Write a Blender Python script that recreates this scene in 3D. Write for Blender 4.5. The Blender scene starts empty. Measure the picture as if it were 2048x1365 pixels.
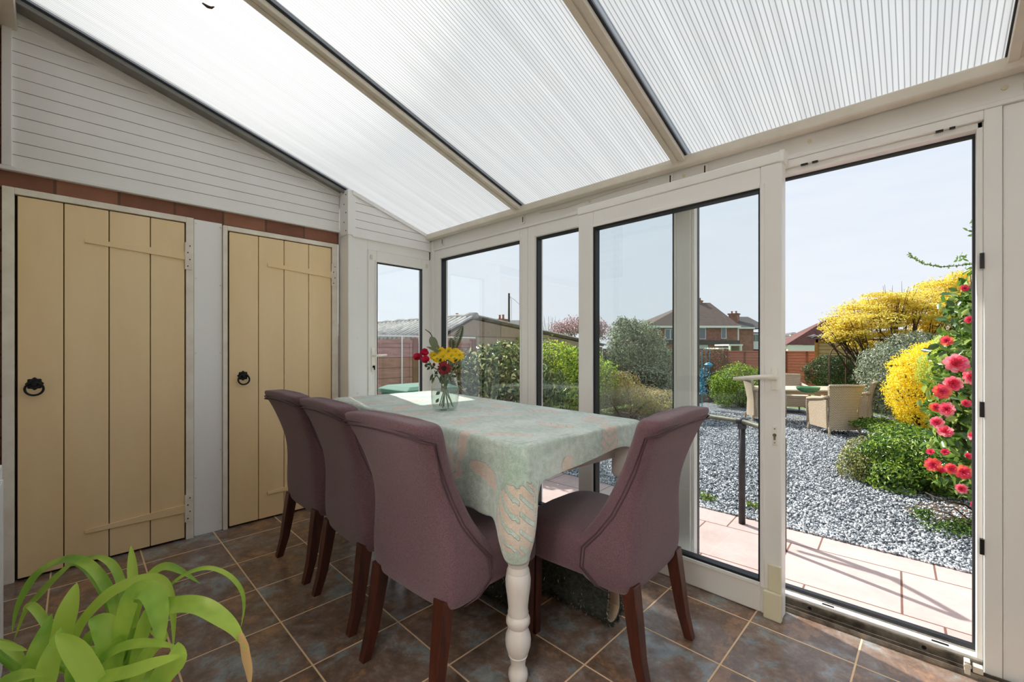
import bpy, bmesh, math, random
import numpy as np
from mathutils import Vector, Matrix
SC = bpy.context.scene
COL = SC.collection
# ------------------------------------------------------------------ camera, sky, sun, exposure
F, CX, HZ, CAM_H, CS, CC = 860., 1024., 697., 1.13, .7283, .6852
cd = bpy.data.cameras.new('camera'); cam = bpy.data.objects.new('camera', cd); COL.objects.link(cam)
cd.sensor_width = 36; cd.lens = F/2048*36; cd.shift_y = (HZ-682.5)/2048; cd.clip_start = .02; cd.clip_end = 600
cam.location = (0, 0, CAM_H); cam.rotation_euler = (math.pi/2, 0, math.atan2(CC, CS))
SC.camera = cam
SC.view_settings.view_transform = 'Standard'; SC.view_settings.look = 'None'
SC.view_settings.gamma = 1; SC.view_settings.use_curve_mapping = False
SC.view_settings.exposure = 0.72
cy = SC.cycles
cy.max_bounces = 14; cy.diffuse_bounces = 6; cy.glossy_bounces = 4; cy.transmission_bounces = 8; cy.transparent_max_bounces = 24
cy.use_denoising = True; cy.sample_clamp_indirect = 6; cy.caustics_reflective = False; cy.caustics_refractive = True

SUN_DIR = Vector((-1.0, .30, .92)).normalized()      # towards the sun
world = bpy.data.worlds.new('sky'); SC.world = world; world.use_nodes = True
wn = world.node_tree; wn.nodes.clear()
def wnode(t, **k):
    n = wn.nodes.new(t)
    for a, b in k.items(): setattr(n, a, b)
    return n
tc = wnode('ShaderNodeTexCoord'); sep = wnode('ShaderNodeSeparateXYZ')
wn.links.new(tc.outputs['Generated'], sep.inputs[0])
ramp = wnode('ShaderNodeValToRGB'); wn.links.new(sep.outputs['Z'], ramp.inputs[0])
cr = ramp.color_ramp
cr.elements[0].position = 0.0; cr.elements[0].color = (.56, .59, .63, 1)
cr.elements[1].position = .85; cr.elements[1].color = (.43, .51, .62, 1)
e = cr.elements.new(.22); e.color = (.52, .56, .62, 1)
e = cr.elements.new(.45); e.color = (.47, .535, .62, 1)
mp = wnode('ShaderNodeMapping'); mp.inputs['Scale'].default_value = (2.0, 2.0, 12.0); mp.inputs['Rotation'].default_value = (.25, .1, 0)
wn.links.new(tc.outputs['Generated'], mp.inputs[0])
nz = wnode('ShaderNodeTexNoise'); nz.inputs['Scale'].default_value = 2.6; nz.inputs['Detail'].default_value = 7; nz.inputs['Roughness'].default_value = .62
wn.links.new(mp.outputs[0], nz.inputs[0])
cl = wnode('ShaderNodeMapRange'); cl.inputs[1].default_value = .42; cl.inputs[2].default_value = .75; cl.inputs[3].default_value = 0; cl.inputs[4].default_value = .55
wn.links.new(nz.outputs[0], cl.inputs[0])
mx = wnode('ShaderNodeMixRGB'); mx.inputs[2].default_value = (.585, .605, .635, 1)
wn.links.new(cl.outputs[0], mx.inputs[0]); wn.links.new(ramp.outputs[0], mx.inputs[1])
# hazy glow of the sky around the sun
vm = wnode('ShaderNodeVectorMath', operation='DOT_PRODUCT'); vm.inputs[1].default_value = SUN_DIR
wn.links.new(tc.outputs['Generated'], vm.inputs[0])
g1 = wnode('ShaderNodeMapRange'); g1.inputs[1].default_value = .35; g1.inputs[2].default_value = 1; g1.inputs[3].default_value = 0; g1.inputs[4].default_value = 1
wn.links.new(vm.outputs['Value'], g1.inputs[0])
pw = wnode('ShaderNodeMath', operation='POWER'); pw.inputs[1].default_value = 3.2; wn.links.new(g1.outputs[0], pw.inputs[0])
ml = wnode('ShaderNodeMath', operation='MULTIPLY'); ml.inputs[1].default_value = .14; wn.links.new(pw.outputs[0], ml.inputs[0])
gl = wnode('ShaderNodeMixRGB', blend_type='ADD'); gl.inputs[0].default_value = 1
glc = wnode('ShaderNodeVectorMath', operation='SCALE'); glc.inputs[0].default_value = (1, .97, .90)
wn.links.new(ml.outputs[0], glc.inputs['Scale']); wn.links.new(mx.outputs[0], gl.inputs[1]); wn.links.new(glc.outputs[0], gl.inputs[2])
g2 = wnode('ShaderNodeMapRange'); g2.inputs[1].default_value = .94; g2.inputs[2].default_value = 1; g2.inputs[3].default_value = 0; g2.inputs[4].default_value = 1
wn.links.new(vm.outputs['Value'], g2.inputs[0])
pw2 = wnode('ShaderNodeMath', operation='POWER'); pw2.inputs[1].default_value = 1.3; wn.links.new(g2.outputs[0], pw2.inputs[0])
ml2 = wnode('ShaderNodeMath', operation='MULTIPLY_ADD'); ml2.inputs[1].default_value = 2.0; wn.links.new(pw2.outputs[0], ml2.inputs[0]); wn.links.new(ml.outputs[0], ml2.inputs[2]); wn.links.new(ml2.outputs[0], glc.inputs['Scale'])
bg = wnode('ShaderNodeBackground'); bg.inputs['Strength'].default_value = .95
wn.links.new(gl.outputs[0], bg.inputs[0])
wo = wnode('ShaderNodeOutputWorld'); wn.links.new(bg.outputs[0], wo.inputs[0])

sl = bpy.data.lights.new('sun', 'SUN'); sl.energy = 4.5; sl.angle = math.radians(.9); sl.color = (1, .95, .88)
sun = bpy.data.objects.new('sun', sl); COL.objects.link(sun); sun.rotation_euler = SUN_DIR.to_track_quat('Z', 'Y').to_euler(); sun.location = (-6, 2, 8)

# ------------------------------------------------------------------ pixel -> place (measuring aid; every thing then has its own real size)
def ray(u, v):
    a = (u-CX)/F; z = (HZ-v)/F
    return Vector((a*CS-CC, a*CC+CS, z))
def at(u, v, D): return Vector((0, 0, CAM_H)) + ray(u, v)*D
def onz(u, v, z):
    r = ray(u, v); return at(u, v, (z-CAM_H)/r.z)
def onY(u, v, Y): return at(u, v, Y/ray(u, v).y)
def onX(u, v, X): return at(u, v, X/ray(u, v).x)
GZ = -.35                                                # garden level

# ------------------------------------------------------------------ mesh helpers
def s2l(c):
    return tuple(((x/255)/12.92 if x/255 <= .04045 else ((x/255+.055)/1.055)**2.4) for x in c)
def root_loc(p):
    l = Vector((0, 0, 0))
    while p: l = l + p.location; p = p.parent
    return l
class MB:
    def __init__(s, T=None): s.v = []; s.f = []; s.m = []; s.T = T
    def add(s, vs, fs, m=0):
        n = len(s.v)
        if s.T: vs = [s.T(*p) for p in vs]
        s.v += [tuple(p) for p in vs]
        s.f += [tuple(i+n for i in q) for q in fs]; s.m += [m]*len(fs)
        return s
    def box(s, x0, x1, y0, y1, z0, z1, m=0):
        return s.add([(x0,y0,z0),(x1,y0,z0),(x1,y1,z0),(x0,y1,z0),(x0,y0,z1),(x1,y0,z1),(x1,y1,z1),(x0,y1,z1)],
                     [(0,3,2,1),(4,5,6,7),(0,1,5,4),(1,2,6,5),(2,3,7,6),(3,0,4,7)], m)
    def loft(s, rings, m=0, cap=True, closed=True):
        n = len(rings[0]); vs = [p for r in rings for p in r]; fs = []
        for i in range(len(rings)-1):
            for j in range(n if closed else n-1):
                k = (j+1) % n
                fs.append((i*n+j, i*n+k, (i+1)*n+k, (i+1)*n+j))
        if cap: fs.append(tuple(range(n-1, -1, -1))); fs.append(tuple((len(rings)-1)*n+j for j in range(n)))
        return s.add(vs, fs, m)
    def tube(s, path, r, n=8, m=0, cap=True):
        P = [Vector(p) for p in path]; R = r if isinstance(r, (list, tuple)) else [r]*len(P)
        rings = []; prev = None
        for i, p in enumerate(P):
            t = (P[min(i+1, len(P)-1)]-P[max(i-1, 0)]).normalized()
            if prev is None:
                a = Vector((0, 0, 1)) if abs(t.z) < .9 else Vector((1, 0, 0))
                a = (a - t*a.dot(t)).normalized()
            else:
                a = prev - t*prev.dot(t)
                a = a.normalized() if a.length > 1e-6 else prev
            prev = a; b = t.cross(a)
            rings.append([p + (a*math.cos(2*math.pi*k/n)+b*math.sin(2*math.pi*k/n))*R[i] for k in range(n)])
        return s.loft(rings, m, cap)
    def lathe(s, prof, c=(0, 0, 0), n=24, m=0, axis=None, cap=True):
        rings = []
        for r, z in prof:
            rings.append([(c[0]+r*math.cos(2*math.pi*k/n), c[1]+r*math.sin(2*math.pi*k/n), c[2]+z) for k in range(n)])
        return s.loft(rings, m, cap)
    def prism(s, pts, f0, f1, m=0):          # pts 2D list; f0/f1 map (a,b)->xyz for both ends
        n = len(pts)
        return s.add([f0(*p) for p in pts]+[f1(*p) for p in pts],
                     [tuple(range(n-1, -1, -1)), tuple(range(n, 2*n))]+[(i, (i+1) % n, n+(i+1) % n, n+i) for i in range(n)], m)
    def build(s, name, mats, parent=None, smooth=False, bevel=0, sub=0, seg=2, solid=0, auto=None):
        me = bpy.data.meshes.new(name)
        off = root_loc(parent)
        me.from_pydata([(a-off.x, b-off.y, c-off.z) for a, b, c in s.v], [], s.f)
        if not isinstance(mats, (list, tuple)): mats = [mats]
        for m in mats: me.materials.append(m)
        me.polygons.foreach_set('material_index', s.m)
        bm = bmesh.new(); bm.from_mesh(me); bmesh.ops.recalc_face_normals(bm, faces=bm.faces); bm.to_mesh(me); bm.free()
        if smooth:
            me.polygons.foreach_set('use_smooth', [True]*len(me.polygons))
        o = bpy.data.objects.new(name, me); COL.objects.link(o)
        if parent: o.parent = parent
        if solid:
            q = o.modifiers.new('solid', 'SOLIDIFY'); q.thickness = solid; q.offset = 0
        if bevel:
            q = o.modifiers.new('bevel', 'BEVEL'); q.width = bevel; q.segments = seg; q.limit_method = 'ANGLE'; q.harden_normals = False
        if sub:
            q = o.modifiers.new('sub', 'SUBSURF'); q.levels = sub; q.render_levels = sub
        if auto:
            me.polygons.foreach_set('use_smooth', [True]*len(me.polygons))
            me.set_sharp_from_angle(angle=math.radians(auto))
        return o
def tag(o, label, cat, group=None, kind=None):
    o['label'] = label; o['category'] = cat
    if group: o['group'] = group
    if kind: o['kind'] = kind
    return o
def struct(o):
    o['kind'] = 'structure'; return o
def empty(name, loc, label=None, cat=None, group=None, rz=0):
    o = bpy.data.objects.new(name, None); o.empty_display_size = .1; o.location = loc; o.rotation_euler.z = rz; COL.objects.link(o)
    if label: tag(o, label, cat, group)
    return o
def copy_tree(o, parent=None):
    c = o.copy(); COL.objects.link(c); c.parent = parent
    for ch in o.children: copy_tree(ch, c)
    return c

# ------------------------------------------------------------------ materials
def nmat(name):
    m = bpy.data.materials.new(name); m.use_nodes = True; nt = m.node_tree; nt.nodes.clear()
    out = nt.nodes.new('ShaderNodeOutputMaterial')
    return m, nt, out
def N(nt, t, **k):
    n = nt.nodes.new(t)
    for a, b in k.items():
        if a.startswith('i_'):
            key = a[2:]; key = int(key) if key.isdigit() else key
            n.inputs[key].default_value = b
        else: setattr(n, a, b)
    return n
def pbr(name, col, rough=.5, col2=None, nscale=8, ndet=4, lo=.35, hi=.65, bump=0, bscale=60, metal=0, spec=.5, stretch=None, sheen=0, bump2=None, coat=0, nrough=.6):
    m, nt, out = nmat(name); L = nt.links.new
    p = N(nt, 'ShaderNodeBsdfPrincipled', i_Roughness=rough, i_Metallic=metal)
    p.inputs['Specular IOR Level'].default_value = spec
    if sheen: p.inputs['Sheen Weight'].default_value = sheen; p.inputs['Sheen Roughness'].default_value = .4
    if coat: p.inputs['Coat Weight'].default_value = coat
    L(p.outputs[0], out.inputs[0])
    t = N(nt, 'ShaderNodeTexCoord'); src = t.outputs['Object']
    if stretch:
        mp = N(nt, 'ShaderNodeMapping'); mp.inputs['Scale'].default_value = stretch; L(src, mp.inputs[0]); src = mp.outputs[0]
    c1 = s2l(col)+(1,)
    if col2:
        nz = N(nt, 'ShaderNodeTexNoise', i_Scale=nscale, i_Detail=ndet, i_Roughness=nrough); L(src, nz.inputs['Vector'])
        mr = N(nt, 'ShaderNodeMapRange'); mr.inputs[1].default_value = lo; mr.inputs[2].default_value = hi; L(nz.outputs[0], mr.inputs[0])
        mx = N(nt, 'ShaderNodeMixRGB'); mx.inputs[1].default_value = c1; mx.inputs[2].default_value = s2l(col2)+(1,)
        L(mr.outputs[0], mx.inputs[0]); L(mx.outputs[0], p.inputs['Base Color'])
    else: p.inputs['Base Color'].default_value = c1
    if bump:
        nb = N(nt, 'ShaderNodeTexNoise', i_Scale=bscale, i_Detail=3); L(src, nb.inputs['Vector'])
        b = N(nt, 'ShaderNodeBump', i_Strength=bump, i_Distance=.01); L(nb.outputs[0], b.inputs['Height']); L(b.outputs[0], p.inputs['Normal'])
    return m
def leafm(name, col, trans=.35, rough=.45, col2=None, nscale=3, spec=.5):
    m, nt, out = nmat(name); L = nt.links.new
    p = N(nt, 'ShaderNodeBsdfPrincipled', i_Roughness=rough); p.inputs['Specular IOR Level'].default_value = spec
    tr = N(nt, 'ShaderNodeBsdfTranslucent'); mx = N(nt, 'ShaderNodeMixShader', i_0=trans)
    c = s2l(col)+(1,)
    if col2:
        t = N(nt, 'ShaderNodeTexCoord'); nz = N(nt, 'ShaderNodeTexNoise', i_Scale=nscale, i_Detail=3); L(t.outputs['Object'], nz.inputs['Vector'])
        mr = N(nt, 'ShaderNodeMapRange'); mr.inputs[1].default_value = .4; mr.inputs[2].default_value = .6; L(nz.outputs[0], mr.inputs[0])
        mc = N(nt, 'ShaderNodeMixRGB'); mc.inputs[1].default_value = c; mc.inputs[2].default_value = s2l(col2)+(1,); L(mr.outputs[0], mc.inputs[0])
        L(mc.outputs[0], p.inputs['Base Color']); L(mc.outputs[0], tr.inputs[0])
    else:
        p.inputs['Base Color'].default_value = c; tr.inputs[0].default_value = c
    L(p.outputs[0], mx.inputs[1]); L(tr.outputs[0], mx.inputs[2]); L(mx.outputs[0], out.inputs[0])
    return m
def glassm(name, tint=(.945, .965, .966), boost=2.3):
    m, nt, out = nmat(name); L = nt.links.new
    tr = N(nt, 'ShaderNodeBsdfTransparent'); tr.inputs[0].default_value = tint+(1,)
    gs = N(nt, 'ShaderNodeBsdfGlossy'); gs.inputs['Roughness'].default_value = .0; gs.inputs[0].default_value = (1, 1, 1, 1)
    fr = N(nt, 'ShaderNodeFresnel', i_IOR=1.45); ge = N(nt, 'ShaderNodeNewGeometry')
    a = N(nt, 'ShaderNodeMath', operation='SUBTRACT', i_0=1.0); L(ge.outputs['Backfacing'], a.inputs[1])
    b = N(nt, 'ShaderNodeMath', operation='MULTIPLY'); L(fr.outputs[0], b.inputs[0]); L(a.outputs[0], b.inputs[1])
    c = N(nt, 'ShaderNodeMath', operation='MULTIPLY', i_1=boost, use_clamp=True); L(b.outputs[0], c.inputs[0])
    mx = N(nt, 'ShaderNodeMixShader'); L(c.outputs[0], mx.inputs[0]); L(tr.outputs[0], mx.inputs[1]); L(gs.outputs[0], mx.inputs[2]); L(mx.outputs[0], out.inputs[0])
    return m

M = {}
M['upvc'] = pbr('white upvc', (240, 238, 234), .35, bump=.02, bscale=30)
M['upvc2'] = pbr('cream plastic', (226, 219, 190), .4)
M['upvc3'] = pbr('white handle plastic', (240, 237, 226), .35)
M['clad'] = pbr('white cladding', (241, 240, 238), .45, (236, 235, 232), 3)
M['alu'] = pbr('painted aluminium bar', (228, 220, 205), .4, (214, 206, 190), 6)
M['track'] = pbr('anodised track', (150, 142, 130), .35, (95, 88, 80), 20, metal=.7)
M['rubber'] = pbr('black rubber gasket', (22, 26, 32), .5)
M['glass'] = glassm('window glass')
M['cream'] = pbr('cream painted boards', (242, 214, 168), .42, (235, 205, 156), 4, bump=.08, bscale=22, stretch=(1, 1, .25))
M['oldwhite'] = pbr('worn white frame paint', (240, 233, 220), .5, (226, 216, 200), 9, bump=.15, bscale=40)
M['panelwhite'] = pbr('white board', (242, 241, 240), .4)
M['iron'] = pbr('black iron', (18, 17, 18), .4, bump=.1, bscale=80, metal=.4)
M['gap'] = pbr('dark gap', (40, 34, 28), .9)
M['chair'] = pbr('mauve woven fabric', (130, 98, 106), .9, (98, 76, 82), 240, 3, .3, .7, bump=.35, bscale=500, sheen=.25, spec=.2)
M['piping'] = pbr('dark mauve piping', (84, 62, 68), .9, bump=.1)
M['legwood'] = pbr('dark mahogany wood', (86, 40, 25), .35, (56, 27, 17), 12, bump=.03, stretch=(4, 4, .5))
M['tablepaint'] = pbr('grey white table paint', (236, 230, 224), .4, (228, 221, 214), 8)
M['tabletopwood'] = pbr('table wood', (150, 110, 75), .5)
M['white'] = pbr('plain white', (235, 235, 232), .5)
M['whitecloth'] = pbr('white linen', (236, 238, 238), .85, bump=.1, bscale=200)
M['render'] = pbr('white render', (238, 234, 226), .8, (228, 222, 212), 6, bump=.3)
M['rug'] = pbr('dark green shaggy rug', (40, 44, 38), .95, (68, 72, 60), 60, bump=1, bscale=120)
M['rugback'] = pbr('beige rug backing', (190, 168, 142), .9, bump=.3, bscale=120)

def wavebrick(name, c1, c2, mortar, scale=1., bw=.215, rh=.075, msz=.01, axis='YZ', rough=.85, off=.5):
    m, nt, out = nmat(name); L = nt.links.new
    p = N(nt, 'ShaderNodeBsdfPrincipled', i_Roughness=rough); L(p.outputs[0], out.inputs[0])
    t = N(nt, 'ShaderNodeTexCoord'); sp = N(nt, 'ShaderNodeSeparateXYZ'); L(t.outputs['Object'], sp.inputs[0])
    cb = N(nt, 'ShaderNodeCombineXYZ'); L(sp.outputs[axis[0]], cb.inputs[0]); L(sp.outputs[axis[1]], cb.inputs[1])
    b = N(nt, 'ShaderNodeTexBrick', i_Scale=scale); b.offset = off
    b.inputs['Color1'].default_value = s2l(c1)+(1,); b.inputs['Color2'].default_value = s2l(c2)+(1,); b.inputs['Mortar'].default_value = s2l(mortar)+(1,)
    b.inputs['Mortar Size'].default_value = msz; b.inputs['Brick Width'].default_value = bw; b.inputs['Row Height'].default_value = rh; b.inputs['Mortar Smooth'].default_value = .1
    L(cb.outputs[0], b.inputs['Vector'])
    nz = N(nt, 'ShaderNodeTexNoise', i_Scale=14, i_Detail=4); L(t.outputs['Object'], nz.inputs['Vector'])
    mr = N(nt, 'ShaderNodeMapRange'); mr.inputs[3].default_value = .75; mr.inputs[4].default_value = 1.2; L(nz.outputs[0], mr.inputs[0])
    mu = N(nt, 'ShaderNodeVectorMath', operation='SCALE'); L(b.outputs[0], mu.inputs[0]); L(mr.outputs[0], mu.inputs['Scale']); L(mu.outputs[0], p.inputs['Base Color'])
    bp = N(nt, 'ShaderNodeBump', i_Strength=.5, i_Distance=.01); bp.invert = True; L(b.outputs['Fac'], bp.inputs['Height']); L(bp.outputs[0], p.inputs['Normal'])
    return m
def slats(name, c1, c2, gap, pitch, gw=.06, axis='Z', rough=.85):
    m, nt, out = nmat(name); L = nt.links.new
    p = N(nt, 'ShaderNodeBsdfPrincipled', i_Roughness=rough); L(p.outputs[0], out.inputs[0])
    t = N(nt, 'ShaderNodeTexCoord'); sp = N(nt, 'ShaderNodeSeparateXYZ'); L(t.outputs['Object'], sp.inputs[0])
    a = N(nt, 'ShaderNodeMath', operation='MULTIPLY', i_1=1/pitch); L(sp.outputs[axis], a.inputs[0])
    fr = N(nt, 'ShaderNodeMath', operation='FRACT'); L(a.outputs[0], fr.inputs[0])
    g = N(nt, 'ShaderNodeMapRange'); g.inputs[1].default_value = gw; g.inputs[2].default_value = gw*1.6; g.inputs[3].default_value = 1; g.inputs[4].default_value = 0; L(fr.outputs[0], g.inputs[0])
    mp = N(nt, 'ShaderNodeMapping'); mp.inputs['Scale'].default_value = (1.2, 1.2, 7) if axis == 'Z' else (7, 7, 1.2); L(t.outputs['Object'], mp.inputs[0])
    nz = N(nt, 'ShaderNodeTexNoise', i_Scale=3.0, i_Detail=7, i_Roughness=.7); L(mp.outputs[0], nz.inputs['Vector'])
    mr = N(nt, 'ShaderNodeMapRange'); mr.inputs[1].default_value = .35; mr.inputs[2].default_value = .65; L(nz.outputs[0], mr.inputs[0])
    mx = N(nt, 'ShaderNodeMixRGB'); mx.inputs[1].default_value = s2l(c1)+(1,); mx.inputs[2].default_value = s2l(c2)+(1,); L(mr.outputs[0], mx.inputs[0])
    m2 = N(nt, 'ShaderNodeMixRGB'); m2.inputs[2].default_value = s2l(gap)+(1,); L(g.outputs[0], m2.inputs[0]); L(mx.outputs[0], m2.inputs[1]); L(m2.outputs[0], p.inputs['Base Color'])
    bp = N(nt, 'ShaderNodeBump', i_Strength=.5, i_Distance=.01); L(fr.outputs[0], bp.inputs['Height']); L(bp.outputs[0], p.inputs['Normal'])
    return m
M['brick'] = wavebrick('red brown brick', (150, 102, 80), (128, 84, 66), (104, 76, 62), rh=.1, bw=.24, msz=.006)
M['brickX'] = wavebrick('house wall brick', (150, 100, 80), (128, 82, 66), (170, 150, 130), axis='XZ')

def mk_tiles():
    m, nt, out = nmat('slate effect floor tile'); L = nt.links.new
    p = N(nt, 'ShaderNodeBsdfPrincipled'); L(p.outputs[0], out.inputs[0])
    t = N(nt, 'ShaderNodeTexCoord'); mp = N(nt, 'ShaderNodeMapping', vector_type='TEXTURE')
    mp.inputs['Location'].default_value = (-2.948, .322, 0); mp.inputs['Rotation'].default_value = (0, 0, math.radians(-1.4)); mp.inputs['Scale'].default_value = (.3435, .3412, 1)
    L(t.outputs['Object'], mp.inputs[0])
    sp = N(nt, 'ShaderNodeSeparateXYZ'); L(mp.outputs[0], sp.inputs[0])
    ds = []; ids = []
    for ax in 'XY':
        fr = N(nt, 'ShaderNodeMath', operation='FRACT'); L(sp.outputs[ax], fr.inputs[0])
        s1 = N(nt, 'ShaderNodeMath', operation='SUBTRACT', i_1=.5); L(fr.outputs[0], s1.inputs[0])
        ab = N(nt, 'ShaderNodeMath', operation='ABSOLUTE'); L(s1.outputs[0], ab.inputs[0]); ds.append(ab)
        fl = N(nt, 'ShaderNodeMath', operation='FLOOR'); L(sp.outputs[ax], fl.inputs[0]); ids.append(fl)
    mx = N(nt, 'ShaderNodeMath', operation='MAXIMUM'); L(ds[0].outputs[0], mx.inputs[0]); L(ds[1].outputs[0], mx.inputs[1])
    gr = N(nt, 'ShaderNodeMapRange'); gr.inputs[1].default_value = .4895; gr.inputs[2].default_value = .4925; L(mx.outputs[0], gr.inputs[0])
    cb = N(nt, 'ShaderNodeCombineXYZ'); L(ids[0].outputs[0], cb.inputs[0]); L(ids[1].outputs[0], cb.inputs[1])
    wnz = N(nt, 'ShaderNodeTexWhiteNoise', noise_dimensions='2D'); L(cb.outputs[0], wnz.inputs['Vector'])
    # per-tile offset so that no two tiles carry the same clouding
    sc = N(nt, 'ShaderNodeVectorMath', operation='SCALE'); sc.inputs['Scale'].default_value = 9; L(wnz.outputs['Color'], sc.inputs[0])
    ad = N(nt, 'ShaderNodeVectorMath', operation='ADD'); L(t.outputs['Object'], ad.inputs[0]); L(sc.outputs[0], ad.inputs[1])
    n1 = N(nt, 'ShaderNodeTexNoise', i_Scale=4.2, i_Detail=9, i_Roughness=.7, i_Distortion=.25); L(ad.outputs[0], n1.inputs['Vector'])
    n2 = N(nt, 'ShaderNodeTexNoise', i_Scale=16, i_Detail=8, i_Roughness=.75); L(ad.outputs[0], n2.inputs['Vector'])
    r1 = N(nt, 'ShaderNodeValToRGB'); L(n1.outputs[0], r1.inputs[0]); c = r1.color_ramp
    c.elements[0].position = .40; c.elements[0].color = s2l((150, 116, 90))+(1,)
    c.elements[1].position = .60; c.elements[1].color = s2l((140, 143, 142))+(1,)
    e = c.elements.new(.46); e.color = s2l((116, 94, 80))+(1,)
    e = c.elements.new(.55); e.color = s2l((134, 116, 104))+(1,)
    r2 = N(nt, 'ShaderNodeMapRange'); r2.inputs[1].default_value = .3; r2.inputs[2].default_value = .75; r2.inputs[3].default_value = .6; r2.inputs[4].default_value = 1.5; L(n2.outputs[0], r2.inputs[0])
    sv = N(nt, 'ShaderNodeVectorMath', operation='SCALE'); L(r1.outputs[0], sv.inputs[0]); L(r2.outputs[0], sv.inputs['Scale'])
    mc = N(nt, 'ShaderNodeMixRGB'); mc.inputs[2].default_value = s2l((236, 200, 158))+(1,); L(gr.outputs[0], mc.inputs[0]); L(sv.outputs[0], mc.inputs[1]); L(mc.outputs[0], p.inputs['Base Color'])
    rr = N(nt, 'ShaderNodeMapRange'); rr.inputs[3].default_value = .2; rr.inputs[4].default_value = .8; L(gr.outputs[0], rr.inputs[0]); L(rr.outputs[0], p.inputs['Roughness'])
    b1 = N(nt, 'ShaderNodeBump', i_Strength=.25, i_Distance=.004); L(n2.outputs[0], b1.inputs['Height'])
    b2 = N(nt, 'ShaderNodeBump', i_Strength=.6, i_Distance=.003); b2.invert = True; L(gr.outputs[0], b2.inputs['Height']); L(b1.outputs[0], b2.inputs['Normal']); L(b2.outputs[0], p.inputs['Normal'])
    return m
M['tiles'] = mk_tiles()

def mk_poly():
    m, nt, out = nmat('ribbed polycarbonate'); L = nt.links.new
    t = N(nt, 'ShaderNodeTexCoord'); sp = N(nt, 'ShaderNodeSeparateXYZ'); L(t.outputs['Object'], sp.inputs[0])
    a = N(nt, 'ShaderNodeMath', operation='MULTIPLY', i_1=1/.0158); L(sp.outputs['X'], a.inputs[0])
    fr = N(nt, 'ShaderNodeMath', operation='FRACT'); L(a.outputs[0], fr.inputs[0])
    s1 = N(nt, 'ShaderNodeMath', operation='SUBTRACT', i_1=.5); L(fr.outputs[0], s1.inputs[0])
    ab = N(nt, 'ShaderNodeMath', operation='ABSOLUTE'); L(s1.outputs[0], ab.inputs[0])
    rib = N(nt, 'ShaderNodeMapRange'); rib.inputs[1].default_value = .34; rib.inputs[2].default_value = .47; L(ab.outputs[0], rib.inputs[0])
    # long faint dirt streaks running down the sheet
    mp = N(nt, 'ShaderNodeMapping'); mp.inputs['Scale'].default_value = (14, .5, .5); L(t.outputs['Object'], mp.inputs[0])
    nz = N(nt, 'ShaderNodeTexNoise', i_Scale=2.2, i_Detail=5); L(mp.outputs[0], nz.inputs['Vector'])
    st = N(nt, 'ShaderNodeMapRange'); st.inputs[1].default_value = .3; st.inputs[2].default_value = .7; st.inputs[3].default_value = .86; st.inputs[4].default_value = 1.0; L(nz.outputs[0], st.inputs[0])
    c1 = N(nt, 'ShaderNodeMixRGB'); c1.inputs[1].default_value = (.545, .54, .53, 1); c1.inputs[2].default_value = (.24, .24, .237, 1); L(rib.outputs[0], c1.inputs[0])
    sc = N(nt, 'ShaderNodeVectorMath', operation='SCALE'); L(c1.outputs[0], sc.inputs[0]); L(st.outputs[0], sc.inputs['Scale'])
    tl = N(nt, 'ShaderNodeBsdfTranslucent'); L(sc.outputs[0], tl.inputs[0])
    rf = N(nt, 'ShaderNodeBsdfRefraction', i_Roughness=.35, i_IOR=1.02); L(sc.outputs[0], rf.inputs[0])
    df = N(nt, 'ShaderNodeBsdfDiffuse'); df.inputs[0].default_value = (.8, .8, .8, 1)
    m1 = N(nt, 'ShaderNodeMixShader', i_0=.45); L(tl.outputs[0], m1.inputs[1]); L(rf.outputs[0], m1.inputs[2])
    m2 = N(nt, 'ShaderNodeMixShader', i_0=.10); L(m1.outputs[0], m2.inputs[1]); L(df.outputs[0], m2.inputs[2])
    L(m2.outputs[0], out.inputs[0])
    return m
M['poly'] = mk_poly()
m_, nt_, out_ = nmat('clear polycarbonate skin'); t_ = N(nt_, 'ShaderNodeBsdfTransparent'); t_.inputs[0].default_value = (.97, .98, .98, 1); nt_.links.new(t_.outputs[0], out_.inputs[0]); M['skin'] = m_

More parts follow.
